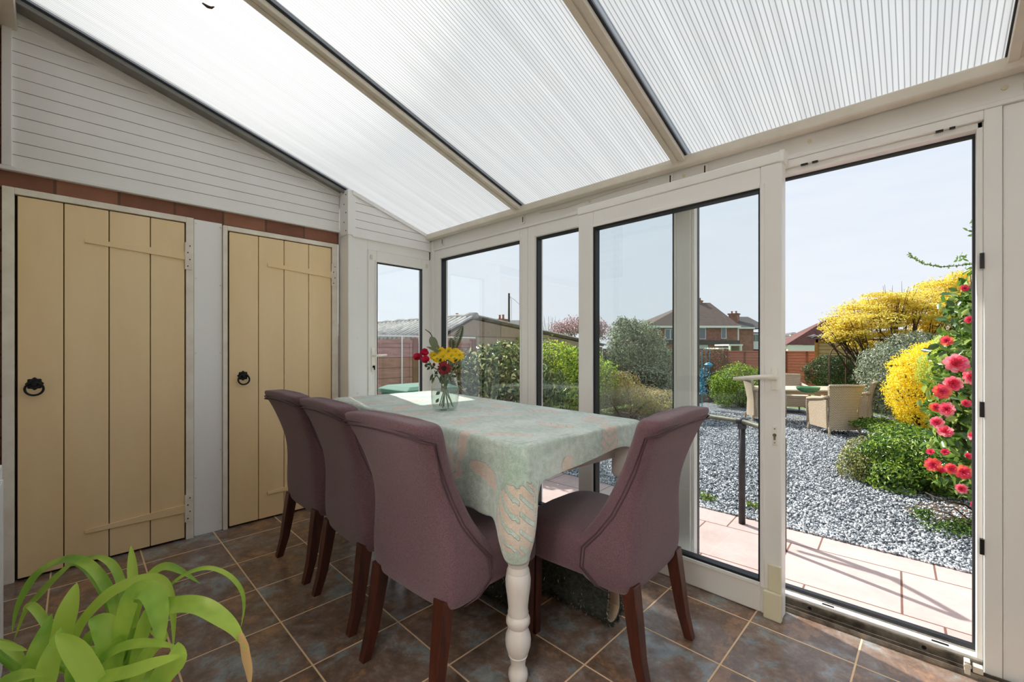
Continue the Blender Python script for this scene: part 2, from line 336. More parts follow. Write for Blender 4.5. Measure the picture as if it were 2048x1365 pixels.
# ------------------------------------------------------------------ leaf clouds
def leaf_mesh(name, P, Nn, length, width, mats, rng, parent=None, fold=.25, weights=None, hang=0):
    n = len(P); P = np.asarray(P); Nn = np.asarray(Nn)
    Nn = Nn/np.maximum(np.linalg.norm(Nn, axis=1, keepdims=True), 1e-6)
    r = rng.normal(size=(n, 3)); t = r - Nn*np.sum(r*Nn, axis=1, keepdims=True)
    t[:, 2] -= hang
    t /= np.maximum(np.linalg.norm(t, axis=1, keepdims=True), 1e-6)
    b = np.cross(Nn, t); b /= np.maximum(np.linalg.norm(b, axis=1, keepdims=True), 1e-6); nn = np.cross(t, b)
    L = (length*rng.uniform(.7, 1.25, n))[:, None]; W = (width*rng.uniform(.7, 1.2, n))[:, None]
    V = np.stack([P, P+t*L*.3+b*W*.5+nn*W*fold, P+t*L*.68+b*W*.42+nn*W*fold, P+t*L-nn*L*.12,
                  P+t*L*.68-b*W*.42+nn*W*fold, P+t*L*.3-b*W*.5+nn*W*fold], 1).reshape(-1, 3)
    base = np.arange(n)*6
    Fc = np.stack([np.stack([base, base+1, base+2, base+3], 1), np.stack([base, base+3, base+4, base+5], 1)], 1).reshape(-1, 4)
    off = root_loc(parent); V = V-np.array(off)
    me = bpy.data.meshes.new(name)
    me.vertices.add(len(V)); me.vertices.foreach_set('co', V.ravel().astype(np.float32))
    me.loops.add(Fc.size); me.loops.foreach_set('vertex_index', Fc.ravel().astype(np.int32))
    me.polygons.add(len(Fc)); me.polygons.foreach_set('loop_start', np.arange(0, Fc.size, 4, dtype=np.int32)); me.polygons.foreach_set('loop_total', np.full(len(Fc), 4, np.int32))
    for m in mats: me.materials.append(m)
    mi = rng.choice(len(mats), n, p=weights); me.polygons.foreach_set('material_index', np.repeat(mi, 2).astype(np.int32))
    me.update(); me.validate()
    o = bpy.data.objects.new(name, me); COL.objects.link(o)
    if parent: o.parent = parent
    return o
def cloud_pts(blobs, n, rng, inner=.55, cut=GZ+.02):
    vol = np.array([b[3]*b[4]+b[4]*b[5]+b[3]*b[5] for b in blobs]); vol = vol/vol.sum()
    P = []; Q = []
    k = rng.choice(len(blobs), n, p=vol)
    d = rng.normal(size=(n, 3)); d /= np.linalg.norm(d, axis=1, keepdims=True)
    B = np.array(blobs)[k]
    r = (inner+(1-inner)*rng.random(n)**.6)*rng.uniform(.93, 1.1, n)
    # lumpy outline
    ph = rng.random((len(blobs), 3))*6.28
    lump = 1+.07*np.sin(d[:, 0]*7+ph[k, 0])+.07*np.sin(d[:, 1]*8+ph[k, 1])+.06*np.sin(d[:, 2]*9+ph[k, 2])
    p = B[:, :3]+d*B[:, 3:6]*(r*lump)[:, None]
    keep = p[:, 2] > cut
    nn = d/B[:, 3:6]
    nn = nn/np.linalg.norm(nn, axis=1, keepdims=True)+rng.normal(size=(n, 3))*.55
    return p[keep], nn[keep]
M['bark'] = pbr('brown bark', (92, 70, 52), .9, (60, 46, 36), 20, bump=.4)
M['twig'] = pbr('dark twigs', (70, 52, 42), .9)
def shrub(name, label, cat, blobs, n, L, W, mats, seed, group=None, inner=.5, weights=None, base=None, stems=6, hang=0, stemr=.012, fold=.25, stem_to=.6, cut=GZ+.02):
    rng = np.random.default_rng(seed); rd = random.Random(seed)
    c = np.mean(np.array(blobs)[:, :3], axis=0)
    b0 = Vector(base) if base else Vector((c[0], c[1], GZ))
    e = empty(name, b0, label, cat, group)
    P, Q = cloud_pts(blobs, n, rng, inner, cut)
    leaf_mesh('foliage', P, Q, L, W, mats, rng, e, fold, weights, hang)
    s = MB()
    for i in range(stems):
        bl = blobs[i % len(blobs)]
        d = Vector((rd.uniform(-1, 1), rd.uniform(-1, 1), rd.uniform(-.1, .9)))
        tp = Vector(bl[:3])+Vector((d.x*bl[3], d.y*bl[4], d.z*bl[5]))*stem_to
        st = b0+Vector((rd.uniform(-.06, .06), rd.uniform(-.06, .06), 0)); mid = st.lerp(tp, .5)+Vector((rd.uniform(-.08, .08), rd.uniform(-.08, .08), rd.uniform(0, .12)))
        s.tube([st, st.lerp(mid, .5), mid, mid.lerp(tp, .5)+Vector((0, 0, .03)), tp], [stemr*2, stemr*1.6, stemr*1.2, stemr*.8, stemr*.4], 6)
    s.build('stem', M['bark'], e, smooth=True)
    return e
# ================================================================== THE ROOM
LX, LK = -3.1873, .0367
_l = math.hypot(1, LK); EL = Vector((LK/_l, 1/_l, 0)); NL = Vector((1/_l, -LK/_l, 0))
def TL(s, n, z): p = Vector((LX, 0, 0))+EL*s+NL*n; return (p.x, p.y, z)     # left wall frame: s along, n into the room
def box_y(mb, x0, x1, y0, y1, z0, z1, m=0): return mb.box(x0, x1, y0, y1, z0, z1, m)
def zroof(y): return 2.06+.3*(2.2-y)

struct(MB().box(-3.3, 1.5, -.3, 2.30, -.12, 0).build('floor', M['tiles']))

# --- left wall with two plank doors to the brick stores
w = MB(TL); w.box(-.3, 1.445, -.14, -.005, 0, 2.0); w.box(-.3, 1.445, -.004, .004, 1.9, 1.995); w.box(-.32, -.10, -.14, -.004, 2.0, 2.86)
struct(w.build('wall_left', M['brick']))
w = MB(TL); w.box(.572, .714, 0, .012, 0, 1.905)
pn = struct(w.build('trim_1', M['panelwhite'], bevel=.002)); 
w = MB(TL)
for s, z in [(.58, 1.88), (.705, 1.88), (.58, 1.55), (.705, 1.52), (.58, 1.1), (.705, 1.1), (.58, .35), (.705, .5), (.58, .05), (.705, .05)]:
    w.lathe([(.0, 0), (.004, 0), (.003, .002), (0, .002)], n=8)
def screws(name, pts, parent, mat, r=.004, dirn=NL):
    q = MB()
    for p in pts:
        p = Vector(p); q.tube([p, p+dirn*.003], r, 8)
    return q.build(name, mat, parent)
screws('screw', [TL(s, .012, z) for s, z in [(.58, 1.88), (.705, 1.88), (.58, 1.55), (.705, 1.52), (.58, 1.1), (.705, 1.1), (.58, .35), (.705, .5), (.705, .05)]], pn, M['alu'])

def plank_door(name, s0, s1, z1, joints, fs0, fs1, fz1, strap_z, strap_len, ring_s, ring_z, plate_h=.16):
    root = struct(empty(name, Vector(TL((s0+s1)/2, 0, 0))))
    e = [s0]+joints+[s1]
    d = MB(TL)
    for a, b in zip(e[:-1], e[1:]):
        d.box(a+.0018, b-.0018, .004, .026, .012, z1)
    d.box(s0+.001, s1-.001, .001, .010, .014, z1-.002, 1)
    d.build('door_leaf', [M['cream'], M['gap']], root, bevel=.003)
    f = MB(TL)
    f.box(fs0, s0-.008, 0, .032, 0, fz1); f.box(s1+.004, fs1, 0, .032, 0, fz1); f.box(s0-.008, s1+.004, 0, .032, z1+.006, fz1)
    f.box(s0-.008, s1+.004, -.001, .003, 0, z1+.006, 1)
    f.build('door_frame', [M['oldwhite'], M['gap']], root, bevel=.003)
    for z in strap_z:
        up = z > 1
        st = MB(TL); ze = z+(.016 if up else -.012)
        st.prism([(s1-strap_len, ze-.010), (s1-.002, z-.024), (s1-.002, z+.024), (s1-strap_len, ze+.010)], lambda a, b: (a, .0265, b), lambda a, b: (a, .034, b))
        o = st.build('strap_hinge', M['cream'], root, bevel=.0015)
        pl = MB(TL); pl.box(s1+.002, s1+.033, .0325, .0365, z-plate_h/2, z+plate_h/2); pl.tube([(s1+.002, .034, z-plate_h/2), (s1+.002, .034, z+plate_h/2)], .005, 8)
        h = pl.build('hinge_plate', M['oldwhite'], o, bevel=.001)
        screws('screw', [TL(s1+.012+.01*(k % 2), .0365, z-plate_h/2+.02+k*(plate_h-.04)/3) for k in range(4)], h, M['gap'], .0035)
    # flower shaped rose and swinging ring
    rh = empty('ring_handle', Vector(TL(ring_s, .026, ring_z))-root.location); rh.parent = root
    r = MB()
    c = Vector(TL(ring_s, .026, ring_z))
    def disk(rad, n0, n1, lob, k=40):
        rings = []
        for nn, sc in ((n0, 1), (n1, .82)):
            rings.append([c+NL*nn+EL*math.cos(a)*rad*sc*(1+lob*math.cos(8*a))+Vector((0, 0, 1))*math.sin(a)*rad*sc*(1+lob*math.cos(8*a)) for a in [2*math.pi*j/k for j in range(k)]])
        r.loft(rings)
    disk(.029, .0, .005, .10); disk(.015, .005, .018, 0); disk(.010, .018, .027, 0)
    r.build('rose', M['iron'], rh, smooth=False)
    t = MB(); cc = c+NL*.022+Vector((0, 0, -.024))
    t.tube([cc+EL*math.sin(a)*.031+Vector((0, 0, 1))*math.cos(a)*.031+NL*(.012-.016*math.cos(a)*-1)*0 for a in [2*math.pi*j/28 for j in range(29)]], .0048, 8, cap=False)
    t.build('ring', M['iron'], rh, smooth=True)
    return root
plank_door('door_1', -.125, .527, 1.868, [.032, .200, .370], -.172, .568, 1.905, [1.675, .185], .42, -.068, .955)
plank_door('door_2', .748, 1.384, 1.86, [.912, 1.066, 1.226], .716, 1.432, 1.895, [1.665, .185], .42, .824, .955)

# --- white board cladding above the doors
def siding(name, s0, s1, z0, T, nb, ztop, pitch, n0=0, post_l=.03, t=.02):
    g = MB(T)
    z = z0; i = 0
    while z < max(ztop(s0), ztop(s1)):
        za, zb = z, z+pitch
        # board as prism clipped by the sloping top
        def clip(zz):
            pts = []
            return pts
        a, b = s0, s1
        def tp(s): return ztop(s)-.006
        # polygon of the board below the roof line
        poly = []
        N_ = 40
        top = [(a+(b-a)*k/N_, min(zb-.0035, tp(a+(b-a)*k/N_))) for k in range(N_+1)]
        top = [(s, zz) for s, zz in top if zz > za+.001]
        if len(top) >= 2:
            smax = top[-1][0]; smin = top[0][0]
            poly = [(smin, za), (smax, za)]+[p for p in reversed(top)]
            pts = [p for k, p in enumerate(poly) if k == 0 or (abs(p[0]-poly[k-1][0])+abs(p[1]-poly[k-1][1])) > 1e-5]
            g.prism(pts, lambda p, q: (p, n0, q), lambda p, q: (p, n0+t, q))
        z += pitch
    # backing sheet a little behind the face: its dark line shows in the grooves
    pts = [(s0, z0), (s1, z0), (s1, ztop(s1)-.004), (s0, ztop(s0)-.004)]
    g.prism(pts, lambda p, q: (p, n0-.006, q), lambda p, q: (p, n0+t-.007, q), 1)
    return g
M['groove'] = pbr('cladding groove', (150, 143, 134), .6)
g = siding('trim_2', -.142, 1.443, 2.005, TL, 0, zroof, .0625)
sd = struct(g.build('trim_2', [M['clad'], M['groove']]))
q = MB(TL); q.box(-.20, 1.443, .0, .032, 1.985, 2.006); q.box(-.174, -.140, .0, .034, 2.004, 2.72); q.build('edge_trim', M['clad'], sd, bevel=.003)
q = MB(TL); q.prism([(-.2, zroof(-.2)-.055), (1.443, zroof(1.443)-.03), (1.443, zroof(1.443)-.004), (-.2, zroof(-.2)-.004)], lambda p, z: (p, .02, z), lambda p, z: (p, .034, z)); q.build('sloping_trim', M['clad'], sd)

# --- return post and the end wall with its glazed door
def TE(s, n, z): return (-2.98+n, s, z)
q = MB(); q.box(-3.14, -2.982, 1.447, 1.468, 0, 2.27); q.box(-3.02, -2.98, 1.45, 1.50, 0, 1.95); q.box(-3.10, -2.972, 1.440, 1.475, 1.95, 2.275)
po = struct(q.build('trim_3', M['clad'], bevel=.003))
screws('screw', [(-3.0-.028*(k % 2), 1.4395, 1.98+.065*k) for k in range(5)], po, M['gap'], .004, Vector((0, -1, 0)))
q = MB(); q.box(-3.06, -2.985, 1.5, 1.60, 0, 1.955); q.box(-3.06, -2.985, 1.60, 2.17, 1.868, 1.955); q.box(-3.06, -2.985, 2.155, 2.30, 0, 2.02)
we = struct(q.build('wall_end', M['clad'], bevel=.002))
screws('screw', [(-2.985, 1.52, z) for z in (1.72, 1.2, .8, .4)], we, M['white'], .006, Vector((1, 0, 0)))
g = siding('trim_4', 1.476, 2.16, 1.953, TE, 0, zroof, .0605, n0=-.018, t=.018)
s4 = struct(g.build('trim_4', [M['clad'], M['groove']]))
q = MB(); q.box(-2.998, -2.97, 1.475, 2.2, 1.94, 1.956); q.box(-2.998, -2.972, 1.470, 1.50, 1.95, 2.26); q.build('edge_trim', M['clad'], s4, bevel=.003)
q = MB(TE); q.prism([(1.476, zroof(1.476)-.032), (2.16, zroof(2.16)-.028), (2.16, zroof(2.16)-.004), (1.476, zroof(1.476)-.004)], lambda p, z: (p, .0, z), lambda p, z: (p, .014, z)); q.build('sloping_trim', M['clad'], s4)

def frame_ring(mb, T, a0, a1, z0, z1, wl, wr, wt, wb, n0, n1, m=0):
    mb.box(a0, a0+wl, n0, n1, z0, z1, m); mb.box(a1-wr, a1, n0, n1, z0, z1, m)
    mb.box(a0+wl, a1-wr, n0, n1, z1-wt, z1, m); mb.box(a0+wl, a1-wr, n0, n1, z0, z0+wb, m)
d3 = struct(empty('door_3', (-2.98, 1.88, 0)))
q = MB(TE); frame_ring(q, None, 1.600, 2.155, .0, 1.866, .068, .078, .082, .12, -.045, .004)
frame_ring(q, None, 1.655, 2.090, .10, 1.796, .012, .012, .014, .014, -.035, .012)
q.build('door_frame', M['upvc'], d3, bevel=.004)
q = MB(TE); frame_ring(q, None, 1.667, 2.078, .114, 1.782, .007, .007, .007, .007, -.020, .008); q.build('gasket', M['rubber'], d3)
q = MB(TE); q.box(1.668, 2.077, -.014, -.008, .116, 1.781); q.build('pane', M['glass'], d3)
q = MB(TE); q.box(1.622, 1.650, .004, .014, .955, 1.135)
h = q.build('handle_plate', M['upvc3'], d3, bevel=.004)
q = MB(TE); q.tube([(1.636, .012, 1.075), (1.636, .045, 1.075)], .009, 12); q.tube([(1.636, .042, 1.075), (1.66, .046, 1.075), (1.73, .044, 1.078)], [.009, .008, .007], 10); q.build('lever', M['upvc3'], h, smooth=True)
q = MB(TE); q.tube([(1.638, .012, .992), (1.638, .020, .992)], .009, 12); q.box(1.636, 1.640, .02, .034, .968, 1.0); q.build('keyhole', M['iron'], h)
q = MB(TE); q.box(1.615, 1.632, .004, .012, 1.80, 1.83); q.box(2.115, 2.132, .004, .012, 1.80, 1.83); q.build('corner_cap', M['alu'], d3, bevel=.002)

# --- glazed long wall
YG = 2.2
def pane_window(name, x0, x1, z0, z1, wl, wr, wt, wb, pane_y=2.222, front=2.188):
    r = struct(empty(name, ((x0+x1)/2, YG, z0)))
    q = MB(); T = lambda a, n, z: (a, n, z); q.T = T
    frame_ring(q, None, x0, x1, z0, z1, wl, wr, wt, wb, front, 2.262)
    q.build('window_frame', M['upvc'], r, bevel=.004)
    gx0, gx1, gz0, gz1 = x0+wl, x1-wr, z0+wb, z1-wt
    q = MB(); frame_ring(q, None, gx0-.003, gx1+.003, gz0-.003, gz1+.003, .014, .012, .014, .014, 2.194, 2.235)
    q.build('gasket', M['rubber'], r)
    q = MB(); q.box(gx0+.002, gx1-.002, pane_y, pane_y+.006, gz0+.002, gz1-.002); q.build('pane', M['glass'], r)
    q = MB(); frame_ring(q, None, gx0-.016, gx1+.016, gz0-.016, gz1+.016, .013, .013, .013, .013, front-.006, front); q.build('bead', M['upvc'], r, bevel=.003)
    return r
pane_window('window_1', -2.955, -1.915, 0, 1.948, .088, .070, .076, .09)
pane_window('window_2', -1.912, -.868, 0, 1.948, .071, .045, .080, .09)
pane_window('window_3', .212, 1.32, 0, 1.948, .21, .08, .080, .09)
q = MB(); q.box(-2.99, -2.955, 2.17, 2.27, 0, 2.03); struct(q.build('trim_5', M['upvc'], bevel=.003))
# outer frame of the sliding opening
d4 = struct(empty('door_4', (-.33, YG, 0)))
q = MB()
q.box(-.868, -.826, 2.180, 2.262, 0, 1.948); q.box(.168, .2105, 2.180, 2.262, 0, 1.948); q.box(-.826, .168, 2.180, 2.262, 1.915, 1.948)
q.box(-.826, -.812, 2.195, 2.262, .05, 1.915); q.box(.152, .168, 2.195, 2.262, .05, 1.915); q.box(-.826, .168, 2.195, 2.262, 1.892, 1.915)
q.box(-.826, .168, 2.203, 2.262, .0, .052); q.box(-.826, .168, 2.240, 2.262, .052, .064)
q.build('door_frame', M['upvc'], d4, bevel=.003)
q = MB(); frame_ring(q, None, -.822, .157, .056, 1.899, .012, .012, .016, .014, 2.238, 2.262); q.build('gasket', M['rubber'], d4)
q = MB(); q.box(-.87, .50, 2.152, 2.204, 0.0, .006); q.box(-.87, .50, 2.152, 2.156, .006, .018); q.box(-.87, .50, 2.172, 2.175, .006, .022); q.box(-.826, .168, 2.196, 2.204, .006, .040)
q.build('track', M['track'], d4)
q = MB()
for x in (-.33, .02): q.tube([(x, 2.196, .026), (x, 2.1945, .026)], .007, 10)
for x0, x1 in ((-.29, -.25), (.04, .085)): q.box(x0, x1, 2.212, 2.222, .050, .0535)
for z in (1.43, .92, .45, ): q.box(.158, .1685, 2.170, 2.184, z-.026, z+.026)
for x0, x1 in ((-.36, -.335), (-.32, -.30), (.05, .07), (.085, .10)): q.box(x0, x1, 2.180, 2.190, 1.910, 1.916)
q.build('lock_keep', M['iron'], d4)
q = MB(); q.box(.12, .135, 2.150, 2.18, .006, .05); q.box(.14, .165, 2.152, 2.178, .02, .042); q.tube([(.128, 2.148, .035), (.128, 2.16, .035)], .010, 10); q.build('roller_stop', M['alu'], d4, bevel=.002)

# the tilt-and-slide leaf, pushed half open and hung out from the frame
SA = math.radians(-1.6)
def TS(a, n, z):
    dx = a*math.cos(SA)-n*math.sin(SA); dy = a*math.sin(SA)+n*math.cos(SA)
    return (-.92+dx, 2.108+dy, z)
d5 = struct(empty('door_5', (-.92, 2.108, 0)))
q = MB(TS); frame_ring(q, None, -.515, .515, .002, 1.905, .104, .080, .090, .128, -.032, .030)
q.box(-.520, .520, -.036, .030, 1.905, 1.948)
q.build('door_frame', M['upvc'], d5, bevel=.005)
q = MB(TS); frame_ring(q, None, -.428, .452, .114, 1.831, .017, .017, .017, .017, -.040, -.030); q.build('bead', M['upvc'], d5, bevel=.003)
q = MB(TS); frame_ring(q, None, -.412, .436, .129, 1.816, .013, .009, .012, .012, -.030, .012); q.build('gasket', M['rubber'], d5)
q = MB(TS); q.box(-.409, .433, -.004, .002, .132, 1.813); q.build('pane', M['glass'], d5)
q = MB(TS); q.box(.478, .502, -.044, -.032, .955, 1.05); h = q.build('handle_plate', M['upvc3'], d5, bevel=.003)
q = MB(TS); q.tube([(.492, -.040, 1.01), (.492, -.085, 1.012)], [.013, .011], 12); q.tube([(.496, -.083, 1.014), (.47, -.088, 1.012), (.385, -.086, 1.003), (.345, -.084, .998)], [.013, .011, .008, .007], 10); q.build('lever', M['upvc3'], h, smooth=True)
q = MB(TS); q.box(.480, .502, -.040, -.032, .725, .805); h = q.build('keyhole_plate', M['upvc3'], d5, bevel=.003)
q = MB(TS); q.tube([(.491, -.0405, .768), (.491, -.045, .768)], .007, 12); q.box(.488, .494, -.046, -.0395, .748, .768); q.tube([(.491, -.0402, .794), (.491, -.042, .794)], .003, 8); q.tube([(.491, -.0402, .736), (.491, -.042, .736)], .003, 8); q.build('keyhole', M['track'], h)
q = MB(TS); q.box(.452, .518, -.058, -.032, .0, .115); q.box(.466, .516, -.046, -.032, .115, .225); q.build('end_cap', M['upvc2'], d5, bevel=.004)
q = MB(TS); q.box(.506, .524, -.038, .030, 1.903, 1.952); q.build('top_cap', M['upvc'], d5, bevel=.003)

# head, eaves beam, vents
q = MB(); q.box(-2.99, 1.4, 2.185, 2.27, 1.963, 2.07); q.box(-2.99, 1.4, 2.176, 2.27, 1.948, 1.965)
fa = struct(q.build('trim_6', M['clad'], bevel=.003))
q = MB(); q.box(-3.02, 1.42, 2.118, 2.175, 2.034, 2.079); q.box(-3.02, 1.42, 2.13, 2.32, 2.050, 2.074)
struct(q.build('trim_7', M['alu'], bevel=.006))
for i, u in enumerate((-2.83, -1.945, -.925, -.753, .268)):
    v = empty('trickle_vent', (u, 2.185, 2.0), ['small white hook plate on the header above the corner window', 'white slotted clip on the header between the two left windows', 'white slotted clip on the header above the sliding door, left of the pair', 'white slotted clip on the header above the sliding door, right of the pair', 'white slotted clip on the header at the far right by the rafter'][i], 'clip', 'clips on the window header')
    q = MB(); q.box(u-.012, u+.012, 2.174, 2.185, 1.978, 2.030); q.build('plate', M['upvc'], v, bevel=.002)
    q = MB(); q.box(u-.003, u+.003, 2.1725, 2.1745, 1.985, 2.022); q.build('slot', M['gap'], v)
q = MB()
for x in (-.33, .215, -.86, -1.42): q.tube([(x, 2.185, 2.005), (x, 2.181, 2.005)], .008, 12)
q.build('screw_cap', M['upvc2'], fa)
q = MB(); q.tube([(-1.8, 2.183, 2.018), (-1.6, 2.182, 2.006), (-1.3, 2.183, 2.020), (-1.05, 2.183, 2.024)], .0022, 6); q.build('cable', M['alu'], fa, smooth=True)

# roof sheets and glazing bars, falling towards the garden
bars = [-3.045, -1.948, -.860, .245, 1.35]
def slab(mb, x0, x1, y0, y1, dz0, dz1, m=0):
    mb.add([(x0,y0,zroof(y0)+dz0),(x1,y0,zroof(y0)+dz0),(x1,y1,zroof(y1)+dz0),(x0,y1,zroof(y1)+dz0),(x0,y0,zroof(y0)+dz1),(x1,y0,zroof(y0)+dz1),(x1,y1,zroof(y1)+dz1),(x0,y1,zroof(y1)+dz1)],
           [(0,3,2,1),(4,5,6,7),(0,1,5,4),(1,2,6,5),(2,3,7,6),(3,0,4,7)], m)
for a, b in zip(bars[:-1], bars[1:]):
    q = MB(); slab(q, a+.006, b-.006, -.22, 2.42, .004, .022); o = q.build('ceiling', [M['poly'], M['skin']])
    me = o.data
    for p in me.polygons: p.material_index = 0 if p.normal.z < -.5 else 1
    struct(o)
M['greybar'] = pbr('grey edge bar', (132, 130, 124), .45, (112, 110, 104), 6)
for i, x in enumerate(bars):
    hw = .030 if i else .018
    q = MB(); slab(q, x-hw if i else -3.15, x-.004, -.2, 2.14, -.030 if i else -.012, .0); slab(q, x+.004, x+hw, -.2, 2.14, -.030, .0); slab(q, x-.005, x+.005, -.2, 2.14, -.024, 0.)
    if i == 0: slab(q, -3.24, x, -.2, 2.3, -.004, .03)
    slab(q, x-.012, x+.012, -.2, 2.42, .0, .03); slab(q, x-hw, x+hw, -.2, 2.42, .024, .034)
    o = struct(q.build('trim_%d' % (8+i), M['alu'] if i else M['greybar'], bevel=.002))
    q = MB(); slab(q, x+hw-.001, x+hw+.006, -.2, 2.15, -.006, .006); slab(q, x-hw-.005, x-hw+.001, -.2, 2.15, -.006, .006); q.build('gasket', M['rubber'], o)
q = MB(); q.box(-3.2, 1.4, -.2, -.125, zroof(-.15)-.10, zroof(-.15)-.02); struct(q.build('trim_13', M['alu'], bevel=.003))

# house wall behind the camera and the closed right-hand end
DX0, DX1 = -.95, .75                                      # doorway added to let fill light in from the made-up room
q = MB(); q.box(-3.35, DX0, -.32, -.2, 0, 2.95); q.box(DX1, 1.5, -.32, -.2, 0, 2.95); q.box(DX0, DX1, -.32, -.2, 2.06, 2.95); wb = struct(q.build('wall_house', M['brickX']))
q = MB(); frame_ring(q, None, DX0, DX1, 0, 2.06, .05, .05, .05, .0, -.325, -.17); struct(q.build('trim_14', M['upvc']))
M['plaster'] = pbr('white plaster', (244, 242, 238), .8)
q = MB(); q.box(-2.2, 2.2, -3.4, -3.3, 0, 2.5); q.box(-2.3, -2.2, -3.4, -.32, 0, 2.5); q.box(2.2, 2.3, -3.4, -.32, 0, 2.5); q.box(-2.2, DX0, -.335, -.325, 0, 2.5); q.box(DX1, 2.2, -.335, -.325, 0, 2.5); q.box(DX0, DX1, -.335, -.325, 2.06, 2.5); struct(q.build('wall_fill_room', M['plaster']))  # unseen white room, added to bounce soft fill light through the doorway
struct(MB().box(-2.3, 2.3, -3.4, -.3, 2.5, 2.56).build('ceiling_fill_room', M['plaster']))
struct(MB().box(-2.3, 2.3, -3.4, -.3, -.12, -.001).build('floor_fill_room', pbr('pale fill room floor', (214, 206, 194), .5)))
pl_ = empty('fill_lamp', (0, -1.9, 2.5), 'added fill lamp with an opaque upward shade in the made-up room behind the camera', 'lamp')
q = MB(); q.lathe([(0, 0), (.05, 0), (.05, -.02), (.006, -.03), (.006, -.22), (.03, -.23), (.03, -.26), (0, -.26), (0, -.28)], (0, -1.9, 2.5), 16); q.build('rose', M['white'], pl_)
q = MB(); q.lathe([(.02, -.45), (.10, -.44), (.17, -.38), (.20, -.30), (.195, -.30), (.165, -.375), (.10, -.43), (.02, -.44)], (0, -1.9, 2.5), 28, cap=False); q.lathe([(0, -.45), (.022, -.45), (.022, -.44), (0, -.44)], (0, -1.9, 2.5), 28); q.build('fill_lamp_shade', M['iron'], pl_, smooth=True)
lp = bpy.data.lights.new('fill_bulb', 'POINT'); lp.energy = 165; lp.shadow_soft_size = .11; lp.color = (1, .97, .93); lo = bpy.data.objects.new('fill_bulb', lp); lo.location = (0, 0, -.37); lo.parent = pl_; COL.objects.link(lo)  # fill lamp added behind the camera to brighten the near side
q = MB(); q.box(-3.2, DX0, -.2, -.188, 0, 1.95); q.box(-2.6, DX0, -.2, -.188, 1.95, 2.7); q.box(DX1, 1.3, -.2, -.188, 0, 2.7); q.box(DX0, DX1, -.2, -.188, 2.06, 2.7); q.build('render_patch', M['render'], wb)
q = MB(); q.box(1.36, 1.44, -.2, 2.27, -.02, .03); q.box(1.36, 1.44, -.2, 2.27, 1.95, 2.03); q.prism([(-.2, zroof(-.2)-.08), (2.27, zroof(2.27)-.06), (2.27, zroof(2.27)), (-.2, zroof(-.2))], lambda a, z: (1.36, a, z), lambda a, z: (1.44, a, z)); q.box(1.36, 1.44, -.2, -.14, 0, 2.7); q.box(1.36, 1.44, 2.2, 2.27, 0, 2.0)
struct(q.build('wall_right', M['clad']))
r = struct(empty('window_4', (1.4, 1.0, 0))); q = MB(lambda a, n, z: (1.40+n, a, z)); frame_ring(q, None, -.14, 2.2, .03, 1.95, .06, .06, .06, .09, -.03, .03)
for a_ in (.62, 1.40): q.box(a_-.03, a_+.03, -.03, .03, .1, 1.9)
q.build('window_frame', M['upvc'], r, bevel=.004)
q = MB(); q.box(1.397, 1.403, -.09, 2.15, .10, 1.90); q.prism([(-.14, 2.03), (2.0, 2.03), (-.14, zroof(-.14)-.08)], lambda a, z: (1.397, a, z), lambda a, z: (1.403, a, z)); q.build('pane', M['glass'], r)

# radiator along the house wall (only its far end is in frame)
rd_ = empty('radiator', (-1.45, -.14, .12), 'white ribbed panel radiator at the left edge beside the potted plant', 'radiator')
q = MB(); q.box(-1.99, -.90, -.150, -.142, .15, .77); q.box(-1.99, -.90, -.118, -.112, .15, .77)
for k in range(34):
    x = -1.98+k*.032; q.box(x, x+.014, -.112, -.105, .19, .74)
q.build('panel', M['white'], rd_, bevel=.002)
q = MB(); q.box(-1.995, -1.985, -.152, -.108, .16, .775); q.box(-1.99, -.90, -.15, -.108, .768, .782); q.build('grille', M['white'], rd_, bevel=.002)
for x in (-1.9, -1.0):
    q = MB(); q.box(x, x+.03, -.187, -.15, .3, .7); q.build('bracket', M['white'], rd_)
    q = MB(); q.tube([(x, -.13, 0), (x, -.13, .16)], .008, 8); q.build('pipe', M['white'], rd_)

# curled dead leaf lying on the sheet by the first bar
pp = at(418, 14, 2.0); rr = ray(418, 14); D_ = (2.72-CAM_H)/(rr.z+.3*rr.y); pp = Vector((0, 0, CAM_H))+rr*D_
q = MB(); q.tube([pp+Vector((-.008, -.022, .002+.0066)), pp+Vector((-.006, -.006, .002)), pp+Vector((.004, .008, .001-.002)), pp+Vector((.022, .014, .001-.004))], [.003, .006, .005, .002], 8)
tag(q.build('dead_leaf', M['twig'], smooth=True), 'small curled dark dead leaf stuck on the roof sheet, top left', 'leaf')
